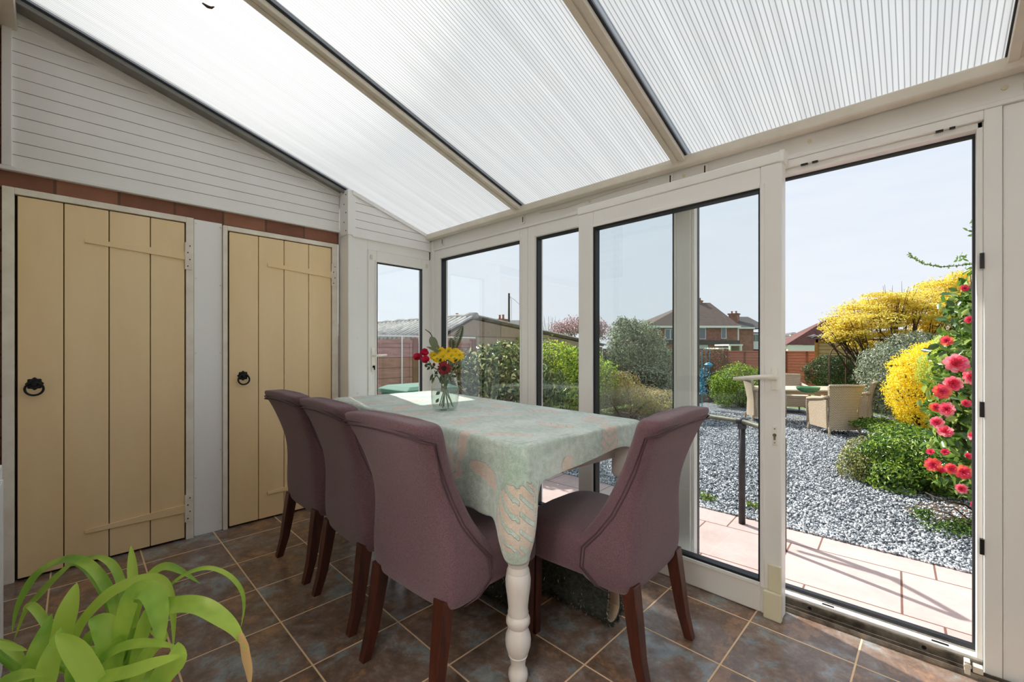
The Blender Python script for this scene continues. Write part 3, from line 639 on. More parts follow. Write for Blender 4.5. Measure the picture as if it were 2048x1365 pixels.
# ================================================================== FURNITURE
EU = Vector((-.9954, .0958, 0)); EW = Vector((.0958, .9954, 0)); TP0 = Vector((-.94, 1.03, 0)); TLn, TWd = 1.76, .735
def TT(u, w, z): p = TP0+EU*u+EW*w; return (p.x, p.y, z)
tb = empty('dining_table', Vector(TT(TLn/2, TWd/2, 0)), 'grey-white painted dining table with turned legs under the green cloth', 'table')
q = MB(TT); q.box(.01, TLn-.01, .01, TWd-.01, .782, .806); q.build('tabletop', M['tabletopwood'], tb, bevel=.006)
q = MB(TT); q.box(.075, .10, .07, TWd-.07, .655, .782); q.box(TLn-.10, TLn-.075, .07, TWd-.07, .655, .782); q.box(.09, TLn-.09, .055, .08, .655, .782); q.box(.09, TLn-.09, TWd-.08, TWd-.055, .655, .782)
q.build('apron', M['tablepaint'], tb, bevel=.002)
prof = [(.0, 0), (.024, 0), (.031, .006), (.034, .02), (.032, .036), (.025, .046), (.0245, .06), (.028, .078), (.033, .088), (.031, .091), (.036, .1), (.042, .12), (.044, .14), (.042, .158), (.035, .176), (.032, .184), (.036, .189), (.041, .200), (.041, .212), (.037, .222), (.034, .224), (.033, .226), (.036, .234), (.034, .243), (.034, .255), (.037, .285), (.042, .32), (.0435, .345), (.040, .368), (.038, .371), (.039, .376), (.035, .386), (.033, .392), (.036, .398), (.040, .415), (.043, .44), (.041, .465), (.034, .492), (.030, .51), (.034, .516), (.041, .53), (.041, .545), (.034, .556), (.034, .562), (.040, .575)]
for (u, w) in ((.052, .045), (.052, TWd-.06), (TLn-.06, .06), (TLn-.06, TWd-.06)):
    c = TT(u, w, 0); q = MB(); q.lathe(prof, c, 32)
    q2 = []
    a = .041; b = [TT(u+i*a, w+j*a, 0) for i, j in ((-1, -1), (1, -1), (1, 1), (-1, 1))]
    q.loft([[(p[0]*k+c[0]*(1-k), p[1]*k+c[1]*(1-k), z) for p in b] for z, k in ((.572, .85), (.585, 1), (.782, 1))])
    q.build('leg', M['tablepaint'], tb, auto=35)

# --- tablecloth
def motif_fn():
    rd = random.Random(4)
    L_ = [(-.175, -.185, math.radians(222), .27, .062, 1), (-.035, .495, math.radians(8), .20, .055, 1), (-.095, .235, 1.5, .075, .036, 2), (.16, -.13, math.radians(200), .23, .03, 0),
          (.42, -.10, math.radians(30), .26, .055, 1), (.62, -.16, math.radians(160), .25, .05, 1), (.30, -.02, 1.9, .16, .03, 0), (.95, -.13, math.radians(20), .28, .05, 1)]
    for gx in range(6):
        for gy in range(3):
            L_.append((.18+gx*.29+rd.uniform(-.06, .06), .13+gy*.25+rd.uniform(-.05, .05), rd.uniform(0, 6.28), rd.uniform(.2, .3), rd.uniform(.035, .055), rd.choice([0, 1, 1])))
    return L_
MOT = motif_fn()
def motif(U, W):
    v = 0
    for (cx, cy_, an, ln, wd, ty) in MOT:
        dx, dy = U-cx, W-cy_
        if dx*dx+dy*dy > ln*ln*.36: continue
        a = dx*math.cos(an)+dy*math.sin(an); b = -dx*math.sin(an)+dy*math.cos(an)
        t = a/ln+.5
        b += .18*ln*math.sin(t*3.1)*.5-.04*ln
        if not 0 < t < 1: continue
        if ty == 2:
            r = math.hypot(a/.036, b/.030); v = max(v, 1. if r < 1 and not (r > .45 and abs(math.atan2(b, a)) < .35) else 0); continue
        h = wd*(math.sin(math.pi*t**.8)**.7)
        if abs(b) < h:
            s = 1.
            if ty == 1:
                ph = (t*5.5-abs(b)/wd*1.1) % 1
                s = 1. if ph < .74 else .12
            v = max(v, s)
    return v
m, nt, out = nmat('green chenille with beige leaves'); L = nt.links.new
p = N(nt, 'ShaderNodeBsdfPrincipled', i_Roughness=.85); p.inputs['Specular IOR Level'].default_value = .25; p.inputs['Sheen Weight'].default_value = .7; L(p.outputs[0], out.inputs[0])
t = N(nt, 'ShaderNodeTexCoord'); n1 = N(nt, 'ShaderNodeTexNoise', i_Scale=42, i_Detail=6, i_Roughness=.7); L(t.outputs['Object'], n1.inputs['Vector'])
n3 = N(nt, 'ShaderNodeTexNoise', i_Scale=300, i_Detail=2); L(t.outputs['Object'], n3.inputs['Vector'])
n2 = N(nt, 'ShaderNodeTexNoise', i_Scale=5, i_Detail=3); L(t.outputs['Object'], n2.inputs['Vector'])
ad = N(nt, 'ShaderNodeMath', operation='ADD'); L(n1.outputs[0], ad.inputs[0]); L(n2.outputs[0], ad.inputs[1])
ad2 = N(nt, 'ShaderNodeMath', operation='MULTIPLY_ADD', i_1=.5); L(n3.outputs[0], ad2.inputs[0]); L(ad.outputs[0], ad2.inputs[2])
mr = N(nt, 'ShaderNodeMapRange'); mr.inputs[1].default_value = 1.0; mr.inputs[2].default_value = 1.5; L(ad2.outputs[0], mr.inputs[0])
mg = N(nt, 'ShaderNodeMixRGB'); mg.inputs[1].default_value = s2l((166, 194, 176))+(1,); mg.inputs[2].default_value = s2l((234, 244, 238))+(1,); L(mr.outputs[0], mg.inputs[0])
mk = N(nt, 'ShaderNodeMixRGB'); mk.inputs[1].default_value = s2l((220, 200, 182))+(1,); mk.inputs[2].default_value = s2l((240, 228, 214))+(1,); L(mr.outputs[0], mk.inputs[0])
at_ = N(nt, 'ShaderNodeAttribute', attribute_name='motif'); mrr = N(nt, 'ShaderNodeMapRange'); mrr.inputs[1].default_value = .35; mrr.inputs[2].default_value = .65; L(at_.outputs['Fac'], mrr.inputs[0])
mm = N(nt, 'ShaderNodeMixRGB'); L(mrr.outputs[0], mm.inputs[0]); L(mg.outputs[0], mm.inputs[1]); L(mk.outputs[0], mm.inputs[2]); L(mm.outputs[0], p.inputs['Base Color'])
hs = N(nt, 'ShaderNodeMath', operation='MULTIPLY_ADD', i_1=-.9); L(mrr.outputs[0], hs.inputs[0]); L(ad2.outputs[0], hs.inputs[2])
bp = N(nt, 'ShaderNodeBump', i_Strength=.9, i_Distance=.005); L(hs.outputs[0], bp.inputs['Height']); L(bp.outputs[0], p.inputs['Normal'])
M['cloth'] = m
def make_cloth():
    ZT = .813; step = .007
    vs = []; mo = []; fs = []
    def smooth(x): x = min(1, max(0, x)); return x*x*(3-2*x)
    # top
    nu = int((TLn-.02)/step); nw = int((TWd-.02)/step)
    for i in range(nu+1):
        for j in range(nw+1):
            u = .01+(TLn-.02)*i/nu; w = .01+(TWd-.02)*j/nw
            # keep inside the rounded corners
            r = .028; cu = min(max(u, .01+r), TLn-.01-r); cw = min(max(w, .01+r), TWd-.01-r); d = math.hypot(u-cu, w-cw)
            if d > r: u = cu+(u-cu)*r/d; w = cw+(w-cw)*r/d
            z = ZT+.0008*math.sin(u*23+w*9)+.0007*math.sin(w*31-u*7)
            vs.append(TT(u, w, z)); mo.append(motif(u, w))
    for i in range(nu):
        for j in range(nw):
            a = i*(nw+1)+j; fs.append((a, a+nw+1, a+nw+2, a+1))
    # perimeter
    per = []; r = .028
    def line(a, b, n_, nrm):
        d = math.hypot(b[0]-a[0], b[1]-a[1]); k = max(2, int(d/step))
        for i in range(k): per.append((a[0]+(b[0]-a[0])*i/k, a[1]+(b[1]-a[1])*i/k, nrm[0], nrm[1]))
    def arc(c, a0, a1, k=12):
        for i in range(k):
            a = a0+(a1-a0)*i/k; per.append((c[0]+r*math.cos(a), c[1]+r*math.sin(a), math.cos(a), math.sin(a)))
    e0, e1, f0, f1 = .01, TLn-.01, .01, TWd-.01
    line((e1-r, f0), (e0+r, f0), 0, (0, -1)); arc((e0+r, f0+r), -math.pi/2, -math.pi)
    line((e0, f0+r), (e0, f1-r), 0, (-1, 0)); arc((e0+r, f1-r), math.pi, math.pi/2)
    line((e0+r, f1), (e1-r, f1), 0, (0, 1)); arc((e1-r, f1-r), math.pi/2, 0)
    line((e1, f1-r), (e1, f0+r), 0, (1, 0)); arc((e1-r, f0+r), 0, -math.pi/2)
    n = len(per); K = 44; base = len(vs)
    def cdist(u, w, cu, cw): return math.hypot(u-cu, w-cw)
    for (u, w, nx, ny) in per:
        # how far the cloth hangs here
        near = .262+.014*math.sin(u*6.)+.004*math.sin(u*41); right = .136-.055*smooth(w/.7); far = .06; left = .17
        wn_, wr_, wf_, wl_ = max(0, -ny), max(0, -nx), max(0, ny), max(0, nx)
        s_ = wn_+wr_+wf_+wl_; d = (near*wn_+right*wr_+far*wf_+left*wl_)/s_
        sg = .082 if u > w else .058
        g = math.exp(-(cdist(u, w, .012, .012)/sg)**4)
        ramp = math.exp(-(cdist(u, w, .012, .012)/.16)**2)
        if wr_ > .9: d = d+ (0)*ramp
        d = d+(.392-d)*g
        for (cu, cw) in ((0, TWd), (TLn, 0), (TLn, TWd)): d += .09*math.exp(-(cdist(u, w, cu, cw)/.09)**2)
        fold = .010*math.sin(u*19+1)*wn_+.003*math.sin(w*21)*wr_
        for k in range(K+1):
            f = k/K; dd = d*f
            if dd < .012:
                a = dd/.012*math.pi/2; o = .0105*math.sin(a); z = ZT-.0105*(1-math.cos(a))
            else:
                o = .0105; z = ZT-.0105-(dd-.012)
            o += fold*smooth(f*1.3)+.006*smooth(f)
            # the corner tongue hangs out and folds over itself
            o += g*(.022*math.sin(f*3.0)+.010*math.sin(f*9+1.2)*f)
            side = g*.028*f*math.sin(f*2.6)
            p = TT(u+nx*o-ny*side*0, w+ny*o, z)
            sp_ = (w-.01) if w > u else -(u-.01)
            if g > .35:
                mk_ = ((sp_-.004)/.066)**2+((dd-.235)/.115)**2 < 1
                mv = 1. if mk_ and ((dd-2.0*sp_)/.052) % 1 < .66 else 0.
            else: mv = motif(u+nx*dd, w+ny*dd)
            vs.append(p); mo.append(mv)
    for i in range(n):
        j = (i+1) % n
        for k in range(K):
            fs.append((base+i*(K+1)+k, base+i*(K+1)+k+1, base+j*(K+1)+k+1, base+j*(K+1)+k))
    me = bpy.data.meshes.new('tablecloth'); o0 = Vector(TT(TLn/2, TWd/2, .81))
    me.from_pydata([(x-o0.x, y-o0.y, z-o0.z) for x, y, z in vs], [], fs)
    me.polygons.foreach_set('use_smooth', [True]*len(me.polygons)); me.materials.append(M['cloth'])
    at0 = me.attributes.new('motif', 'FLOAT', 'POINT'); at0.data.foreach_set('value', mo)
    bm = bmesh.new(); bm.from_mesh(me); bmesh.ops.remove_doubles(bm, verts=bm.verts, dist=.0004); bmesh.ops.recalc_face_normals(bm, faces=bm.faces); bm.to_mesh(me); bm.free()
    o = bpy.data.objects.new('tablecloth', me); o.location = o0; COL.objects.link(o)
    sm = o.modifiers.new('s', 'SOLIDIFY'); sm.thickness = .0025; sm.offset = 1
    # a soft rolled hem
    return o
tag(make_cloth(), 'pale green chenille cloth with beige leaf pattern draped over the dining table', 'tablecloth')
# --- chairs
def make_chair(label):
    t = empty('dining_chair', (0, 0, 0), label, 'chair', 'mauve upholstered dining chairs')
    prof = [(.295, -.218, -.10, .205), (.31, -.236, -.06, .222), (.36, -.244, -.005, .232), (.43, -.246, -.012, .232), (.49, -.247, -.065, .222), (.56, -.250, -.115, .211), (.64, -.258, -.155, .205),
            (.72, -.284, -.192, .206), (.79, -.310, -.222, .217), (.845, -.334, -.246, .230), (.875, -.352, -.258, .238), (.897, -.360, -.268, .236), (.908, -.350, -.288, .222)]
    rings = []
    for z, yr, yf, hw in prof:
        inner = min(yf-.004, yr+.088)
        if z > .85: inner = yf-.006
        half = [(0, yr-.006), (hw*.5, yr-.005), (hw-.045, yr), (hw-.012, yr+.010), (hw, yr+.035), (hw, (yr+yf)/2+.01), (hw-.002, yf-.02), (hw-.016, yf), (hw-.036, yf-.006), (hw-.058, (inner+yf)/2-.004), (hw-.095, inner+.004), (hw*.35, inner-.004), (0, inner-.006)]
        ring = half+[(-x, y) for x, y in reversed(half[1:-1])]
        crown = .012*(1 if z > .88 else 0)
        rings.append([(x, y, z+crown*(1-(x/hw)**2) if z > .88 else z) for x, y in ring])
    q = MB(); q.loft(rings); b = q.build('backrest', M['chair'], t, smooth=True, sub=2)
    # twin rows of piping: up the sides behind the wing edge and across the top of the rear panel
    for off in (.0, .013):
        q = MB(); path = []
        for z, yr, yf, hw in prof[:-3]: path.append((hw+.0005, max(yr+.030, yf-.050-off), z))
        z, yr, yf, hw = prof[-3]
        path += [(hw-.004, yr+.016, .862-off*.5), (hw-.020, yr+.004, .872-off), (hw-.05, yr-.001, .877-off), (hw*.4, yr-.0035, .882-off)]
        full = path+[(0, yr-.0045, .884-off)]+[(-x, y, z) for x, y, z in reversed(path)]
        q.tube(full, .0026, 6); q.build('piping', M['piping'], b, smooth=True)
    q = MB(); rings = []
    for z, k, dz in ((.325, .955, 0), (.332, .99, 0), (.35, 1, 0), (.43, 1.0, 0), (.452, .985, 0), (.466, .94, 0), (.474, .82, .0), (.480, .55, 0), (.483, .2, 0)):
        r_ = []
        for j in range(32):
            a = 2*math.pi*j/32; c, s = math.cos(a), math.sin(a); e = .36
            x = (abs(c)**e)*(1 if c > 0 else -1); y = (abs(s)**e)*(1 if s > 0 else -1)
            bow = .018*(1-x*x) if y > .2 else 0
            r_.append((x*.228*k*(1+.03*y), .012+y*.222*k+bow, z))
        rings.append(r_)
    q.loft(rings); q.build('seat', M['chair'], t, smooth=True)
    for sx in (-1, 1):
        q = MB(); w0, w1 = .022, .015
        q.loft([[(sx*.185+a*w, .185+b*w, z) for a, b in ((-1, -1), (1, -1), (1, 1), (-1, 1))] for z, w in ((0, w1), (.33, w0))]); q.build('leg', M['legwood'], t, bevel=.002)
        q = MB()
        q.loft([[(sx*x+a*w, y+b*w, z) for a, b in ((-1, -1), (1, -1), (1, 1), (-1, 1))] for z, w, x, y in ((0, .016, .190, -.285), (.10, .019, .187, -.258), (.2, .022, .184, -.243), (.34, .025, .179, -.222))]); q.build('leg', M['legwood'], t, bevel=.002)
    return t
ch = make_chair('mauve fabric dining chair nearest the camera on the near side of the table')
ch.location = (-1.275, 1.060, 0); ch.rotation_euler.z = math.radians(2)
c2 = copy_tree(ch); c2.location = (-1.80, 1.095, 0); c2.rotation_euler.z = math.radians(-3); c2['label'] = 'mauve fabric dining chair in the middle of the three along the near side'
c3 = copy_tree(ch); c3.location = (-2.325, 1.115, 0); c3.rotation_euler.z = math.radians(-1); c3['label'] = 'mauve fabric dining chair furthest left, closest to the plank doors'
c4_ = copy_tree(ch); c4_.location = (-.925, 1.50, 0); c4_.rotation_euler.z = math.radians(91); c4_['label'] = 'mauve fabric dining chair at the table end beside the sliding door, seat showing'

# --- flower jar
VD = 2.2; vb = onz(890, 820, .8185); VB = Vector((vb.x, vb.y, .8185))
M['jar'] = glassm('jar glass', (.965, .985, .98), 1.7)
m, nt, out = nmat('cloudy water'); L = nt.links.new
tr = N(nt, 'ShaderNodeBsdfTransparent'); tr.inputs[0].default_value = (.93, .95, .92, 1); df = N(nt, 'ShaderNodeBsdfDiffuse'); df.inputs[0].default_value = (.85, .88, .85, 1)
mx_ = N(nt, 'ShaderNodeMixShader', i_0=.16); L(tr.outputs[0], mx_.inputs[1]); L(df.outputs[0], mx_.inputs[2]); L(mx_.outputs[0], out.inputs[0]); M['water'] = m
va = empty('flower_jar', VB, 'clear glass jar of water holding the cut flowers on the table', 'jar')
po_ = [(.050, 0), (.060, .006), (.067, .03), (.071, .07), (.069, .11), (.062, .145), (.053, .163), (.052, .172), (.056, .178)]
pi_ = [(r-.003, z+.003) for r, z in reversed(po_)]
q = MB(); q.lathe([(0, 0)]+po_+pi_+[(0, .004)], VB, 40, cap=False); q.build('glass', M['jar'], va, smooth=True)
q = MB(); q.lathe([(0, .006), (.055, .007), (.063, .03), (.0665, .07), (.065, .105), (0, .105)], VB, 32, cap=False); q.build('water', M['water'], va, smooth=True)
M['stem'] = pbr('green flower stem', (92, 118, 66), .5); M['leafd'] = leafm('dark cut foliage', (58, 84, 44)); M['leafg'] = leafm('mid cut foliage', (96, 128, 66))
M['petr'] = pbr('crimson petals', (150, 10, 22), .6, (110, 6, 14), 60); M['petc'] = pbr('dark flower centre', (50, 8, 16), .9, bump=.6, bscale=300)
M['pety'] = pbr('yellow petals', (246, 214, 20), .6, (235, 190, 10), 80); M['petg'] = pbr('green yellow centre', (150, 160, 30), .8)
M['petp'] = pbr('cerise petals', (214, 30, 74), .6, (180, 14, 50), 90)
CAMD = (Vector((0, 0, CAM_H))-at(890, 730, VD)).normalized()
def petal(mb, c, dirn, up, ln, wd, lift, m=0, cup=.2):
    # dirn: outwards in flower plane, up: flower axis
    s = up.cross(dirn).normalized()
    pts = []
    for f, w in ((0, .25), (.35, .85), (.7, 1), (.92, .7), (1, .1)):
        cc = c+dirn*ln*f+up*(lift*ln*f+cup*ln*f*f)
        pts.append((cc-s*wd*w*.5+up*wd*.10*w, cc, cc+s*wd*w*.5+up*wd*.10*w))
    vs = [p for r in pts for p in r]; fs = []
    for i in range(4): fs += [(i*3, i*3+1, i*3+4, i*3+3), (i*3+1, i*3+2, i*3+5, i*3+4)]
    mb.add(vs, fs, m)
def bloom(mb, c, axis, R, layers, wd, m=0, rd=random):
    a = axis.orthogonal().normalized(); b = axis.cross(a)
    for (n_, k, lift, cup, *mm_) in layers:
        if mm_: m = mm_[0]
        ph = rd.random()*6
        for i in range(n_):
            an = ph+2*math.pi*i/n_+rd.uniform(-.08, .08); petal(mb, c, a*math.cos(an)+b*math.sin(an), axis, R*k*rd.uniform(.93, 1.05), wd*k, lift, m, cup)
def stem_path(top, foot_off, bend=.3):
    neck = VB+Vector((foot_off.x*-.35, foot_off.y*-.35, .165)); foot = VB+Vector((foot_off.x, foot_off.y, .012))
    return [foot, foot.lerp(neck, .5), neck, neck.lerp(top, .55)+Vector((0, 0, .012)), top]
R4 = random.Random(9)
def axis_to(c, tilt=(0, 0, 0)): return ((Vector((0, 0, CAM_H))-c).normalized()+Vector(tilt)).normalized()
# gerbera
gc = at(888, 737, VD-.03); e = empty('gerbera', gc, 'single dark red gerbera facing forward at the front of the jar', 'flower')
ax = axis_to(gc); q = MB(); bloom(q, gc, ax, .036, [(26, 1, .02, -.1), (22, .8, .12, 0), (18, .55, .3, 0)], .0085, 0, R4); q.build('petals', M['petr'], e)
q = MB(); a_ = ax.orthogonal().normalized(); b_ = ax.cross(a_)
q.loft([[gc+ax*h+(a_*math.cos(t_)+b_*math.sin(t_))*r for t_ in [6.283*j/20 for j in range(20)]] for r, h in ((.013, .002), (.012, .008), (.006, .010))]); q.build('disc', M['petc'], e)
q = MB(); q.tube(stem_path(gc-ax*.004, Vector((.02, -.03, 0))), .0028, 8); q.build('stem', M['stem'], e, smooth=True)
# yellow chrysanthemum spray
ys = [(868, 712, .0), (880, 702, .02), (886, 714, -.02), (897, 703, .03), (903, 713, -.01), (912, 705, .02), (919, 711, .0), (874, 719, -.03), (909, 718, -.02)]
yc = at(893, 722, VD+.02); e = empty('chrysanthemum_spray', yc, 'spray of bright yellow daisy-like chrysanthemums above the dark red gerbera', 'flower')
q = MB()
for (u, v, dd) in ys: q.tube([yc, at(u, v+6, VD+.02+dd)], .0016, 6)
q.tube(stem_path(yc, Vector((-.035, .02, 0))), .003, 8); q.build('stem', M['stem'], e, smooth=True)
for (u, v, dd) in ys:
    c = at(u, v, VD+.02+dd); q = MB(); ax = axis_to(c, (R4.uniform(-.4, .4), R4.uniform(-.4, .4), R4.uniform(.2, .9))); bloom(q, c, ax, .026, [(18, 1, .05, -.1), (16, .75, .3, 0), (12, .5, .6, 0)], .0075, 0, R4)
    a_ = ax.orthogonal().normalized(); b_ = ax.cross(a_); q.loft([[c+ax*h+(a_*math.cos(t_)+b_*math.sin(t_))*r for t_ in [6.283*j/10 for j in range(10)]] for r, h in ((.007, .002), (.005, .007))], 1)
    q.build('bloom', [M['pety'], M['petg']], e)
# pink carnations
pk = [(849, 706, .01), (835, 715, 0), (851, 720, -.02)]; pc = at(866, 735, VD)
e = empty('carnation_spray', pc, 'spray of cerise pink carnations leaning out to the left of the jar', 'flower')
q = MB(); q.tube(stem_path(pc, Vector((.03, .03, 0))), .0026, 8)
for (u, v, dd) in pk+[(852, 731, 0), (868, 729, 0)]: q.tube([pc, at((u+866)/2, (v+735)/2+1, VD+dd), at(u, v+3, VD+dd)], .0017, 6)
q.build('stem', M['stem'], e, smooth=True)
for (u, v, dd) in pk:
    c = at(u, v, VD+dd); q = MB(); ax = axis_to(c, (R4.uniform(-.4, .4), R4.uniform(-.4, .4), .5)); bloom(q, c, ax, .022, [(9, 1, .1, .1), (9, .9, .5, .1), (8, .75, .9, 0), (7, .6, 1.3, 0)], .015, 0, R4); q.build('bloom', M['petp'], e)
for (u, v) in ((852, 731), (868, 729)):
    c = at(u, v, VD); q = MB(); q.lathe([(0, -.012), (.007, -.006), (.008, 0), (.004, .006), (0, .008)], c, 10); q.build('bud', M['petr'] if u > 860 else M['leafg'], e, smooth=True)
def leaf(mb, base, tip, wd, nrm, m=0, fold=.12, k=6, shape=None):
    ax = (tip-base); ln = ax.length; ax.normalize(); s = ax.cross(nrm).normalized(); n_ = s.cross(ax)
    vs = []; fs = []
    for i in range(k+1):
        f = i/k; w = (shape(f) if shape else math.sin(math.pi*min(.98, max(.03, f))**.9))*wd*.5
        c = base+ax*ln*f+n_*(-.10*ln*f*f)
        vs += [c-s*w+n_*w*fold, c, c+s*w+n_*w*fold]
    for i in range(k): fs += [(i*3, i*3+1, i*3+4, i*3+3), (i*3+1, i*3+2, i*3+5, i*3+4)]
    mb.add(vs, fs, m)
M['euc'] = leafm('grey green eucalyptus', (126, 136, 108), .25)
et = at(850, 659, VD+.02); e0 = at(874, 712, VD+.03)
e = empty('eucalyptus_sprig', e0, 'grey-green eucalyptus sprig curling above the pink carnations', 'sprig')
q = MB(); q.tube([VB+Vector((.01, .035, .02)), VB+Vector((-.01, 0, .16)), e0, at(869, 694, VD+.02), at(866, 677, VD+.02), at(860, 666, VD+.02), et], [.0025, .0025, .002, .002, .002, .0025, .0015], 8); q.build('stem', M['twig'], e, smooth=True)
q = MB(); leaf(q, at(872, 697, VD+.02), at(862, 674, VD), .042, CAMD, fold=.05, shape=lambda f: math.sqrt(max(.02, 1-(2*f-1)**2)))
leaf(q, at(878, 702, VD+.02), at(853, 694, VD), .018, CAMD); leaf(q, at(878, 704, VD+.02), at(866, 700, VD-.03), .02, CAMD); leaf(q, at(876, 699, VD), at(876, 690, VD-.02), .014, CAMD); q.build('foliage', M['euc'], e, smooth=True)
e0 = at(902, 722, VD+.05); e = empty('fern_sprig', e0, 'dark green fern sprig rising at the back right of the bouquet', 'sprig')
q = MB(); P_ = [VB+Vector((-.02, -.02, .02)), VB+Vector((.005, .01, .16)), e0, at(912, 690, VD+.06), at(924, 652, VD+.06)]; q.tube(P_, [.0025, .0025, .002, .0015, .0008], 6)
q.tube([e0, at(905, 695, VD+.06), at(902, 678, VD+.06)], [.002, .0015, .0008], 6); q.build('stem', M['stem'], e, smooth=True)
q = MB()
for (A, B_, n_, ww) in ((at(910, 697, VD+.06), at(925, 652, VD+.06), 15, 9), (at(904, 700, VD+.06), at(902, 676, VD+.06), 9, 7)):
    for i in range(n_):
        f = i/n_; c = A.lerp(B_, f); ln = (.030 if n_ > 10 else .02)*math.sin(math.pi*(.25+.7*f))
        for s_ in (-1, 1): leaf(q, c, c+(Vector((CS, CC, 0))*s_+Vector((0, 0, .55))).normalized()*ln+CAMD*.006, .006, CAMD)
q.build('foliage', M['leafd'], e)
# loose leaves on the stems
e0 = VB+Vector((0, 0, .17)); e = empty('leafy_stems', e0, 'clump of dark leafy stems in the jar mouth under the blooms', 'foliage')
q = MB(); qs = MB()
for (u, v, du, dv, w) in ((862, 728, -8, 2, .012), (868, 733, -6, 6, .012), (866, 748, -6, 14, .014), (874, 742, -4, 14, .016), (868, 755, -4, 12, .014), (882, 752, -2, 14, .014), (890, 754, 2, 14, .016), (898, 752, 4, 10, .014), (905, 742, 6, -8, .012), (912, 738, 8, -6, .012), (903, 752, 9, 2, .014), (878, 726, 4, -8, .012), (860, 735, -6, 5, .012), (880, 784, -8, 6, .018), (872, 806, 5, -8, .016), (888, 760, 0, 14, .02), (894, 758, -3, 16, .018), (908, 724, 7, -5, .012), (872, 724, -6, -4, .010)):
    leaf(q, at(u, v, VD-.01), at(u+du, v+dv, VD-.03), w, CAMD)
for (u, v, fo) in ((869, 742, (.04, -.01)), (905, 742, (-.045, .01)), (882, 745, (.03, .03)), (895, 742, (-.02, .04))):
    qs.tube([VB+Vector((fo[0], fo[1], .012)), VB+Vector((0, 0, .10)), at(u, v, VD)], .0026, 6)
q.build('foliage', M['leafd'], e); qs.build('stem', M['stem'], e, smooth=True)

# --- potted plant in the foreground
M['strap'] = leafm('glossy strap leaf', (196, 228, 96), .45, .3, (150, 196, 72), 9); M['strap2'] = leafm('bright strap leaf', (196, 224, 92), .45, .35); M['dry'] = leafm('withered leaf', (208, 172, 118), .2, .8)
M['terra'] = pbr('terracotta', (168, 96, 66), .8, (150, 84, 58), 10, bump=.1); M['soil'] = pbr('potting soil', (50, 38, 30), 1, bump=1, bscale=60)
PB = at(205, 1395, 1.0); PB = Vector((PB.x, PB.y, 0))
pl = empty('potted_plant', PB, 'strappy green houseplant in the bottom left foreground, one leaf tip withered', 'plant')
q = MB(); q.lathe([(0, 0), (.085, 0), (.095, .01), (.122, .25), (.132, .255), (.132, .285), (.122, .285), (.118, .25), (0, .25)], PB, 36); q.build('pot', M['terra'], pl, auto=40)
q = MB(); q.lathe([(0, .245), (.117, .25), (.06, .262), (0, .265)], PB, 20); q.build('soil', M['soil'], pl)
def strap(pts, wpx, m=0, tipk=.12, tw=0.0):
    P_ = [at(*p) for p in pts]
    # smooth by Catmull-Rom
    Q = []; n_ = len(P_)
    for i in range(n_-1):
        p0, p1, p2, p3 = P_[max(0, i-1)], P_[i], P_[i+1], P_[min(n_-1, i+2)]
        for k in range(5):
            t = k/5; Q.append(.5*((2*p1)+(p2-p0)*t+(2*p0-5*p1+4*p2-p3)*t*t+(3*p1-p0-3*p2+p3)*t**3))
    Q.append(P_[-1]); K = len(Q); vs = []; fs = []
    for i, c in enumerate(Q):
        f = i/(K-1); tg = (Q[min(i+1, K-1)]-Q[max(i-1, 0)]).normalized()
        view = (Vector((0, 0, CAM_H))-c).normalized()
        up = (view*.75+Vector((0, 0, .45))).normalized(); s = tg.cross(up).normalized(); nn = s.cross(tg)
        w = wpx/F*pts[0][2]*.5*(min(1, .55+f*1.6) if f < .3 else 1)*(1 if f < .55 else max(tipk*.2, (1-((f-.55)/.45)**1.8)))
        vs += [c-s*w+nn*w*.30, c-s*w*.5+nn*w*.07, c, c+s*w*.5+nn*w*.07, c+s*w+nn*w*.30]
    for i in range(K-1):
        for j in range(4): fs.append((i*5+j, i*5+j+1, i*5+j+6, i*5+j+5))
    q = MB(); q.add(vs, fs); q.build('leaf', [M['strap'], M['strap2'], M['dry']][m], pl, smooth=True)
b0 = (205, 1380, .98); b1 = (245, 1340, 1.02); b2 = (150, 1390, .95)
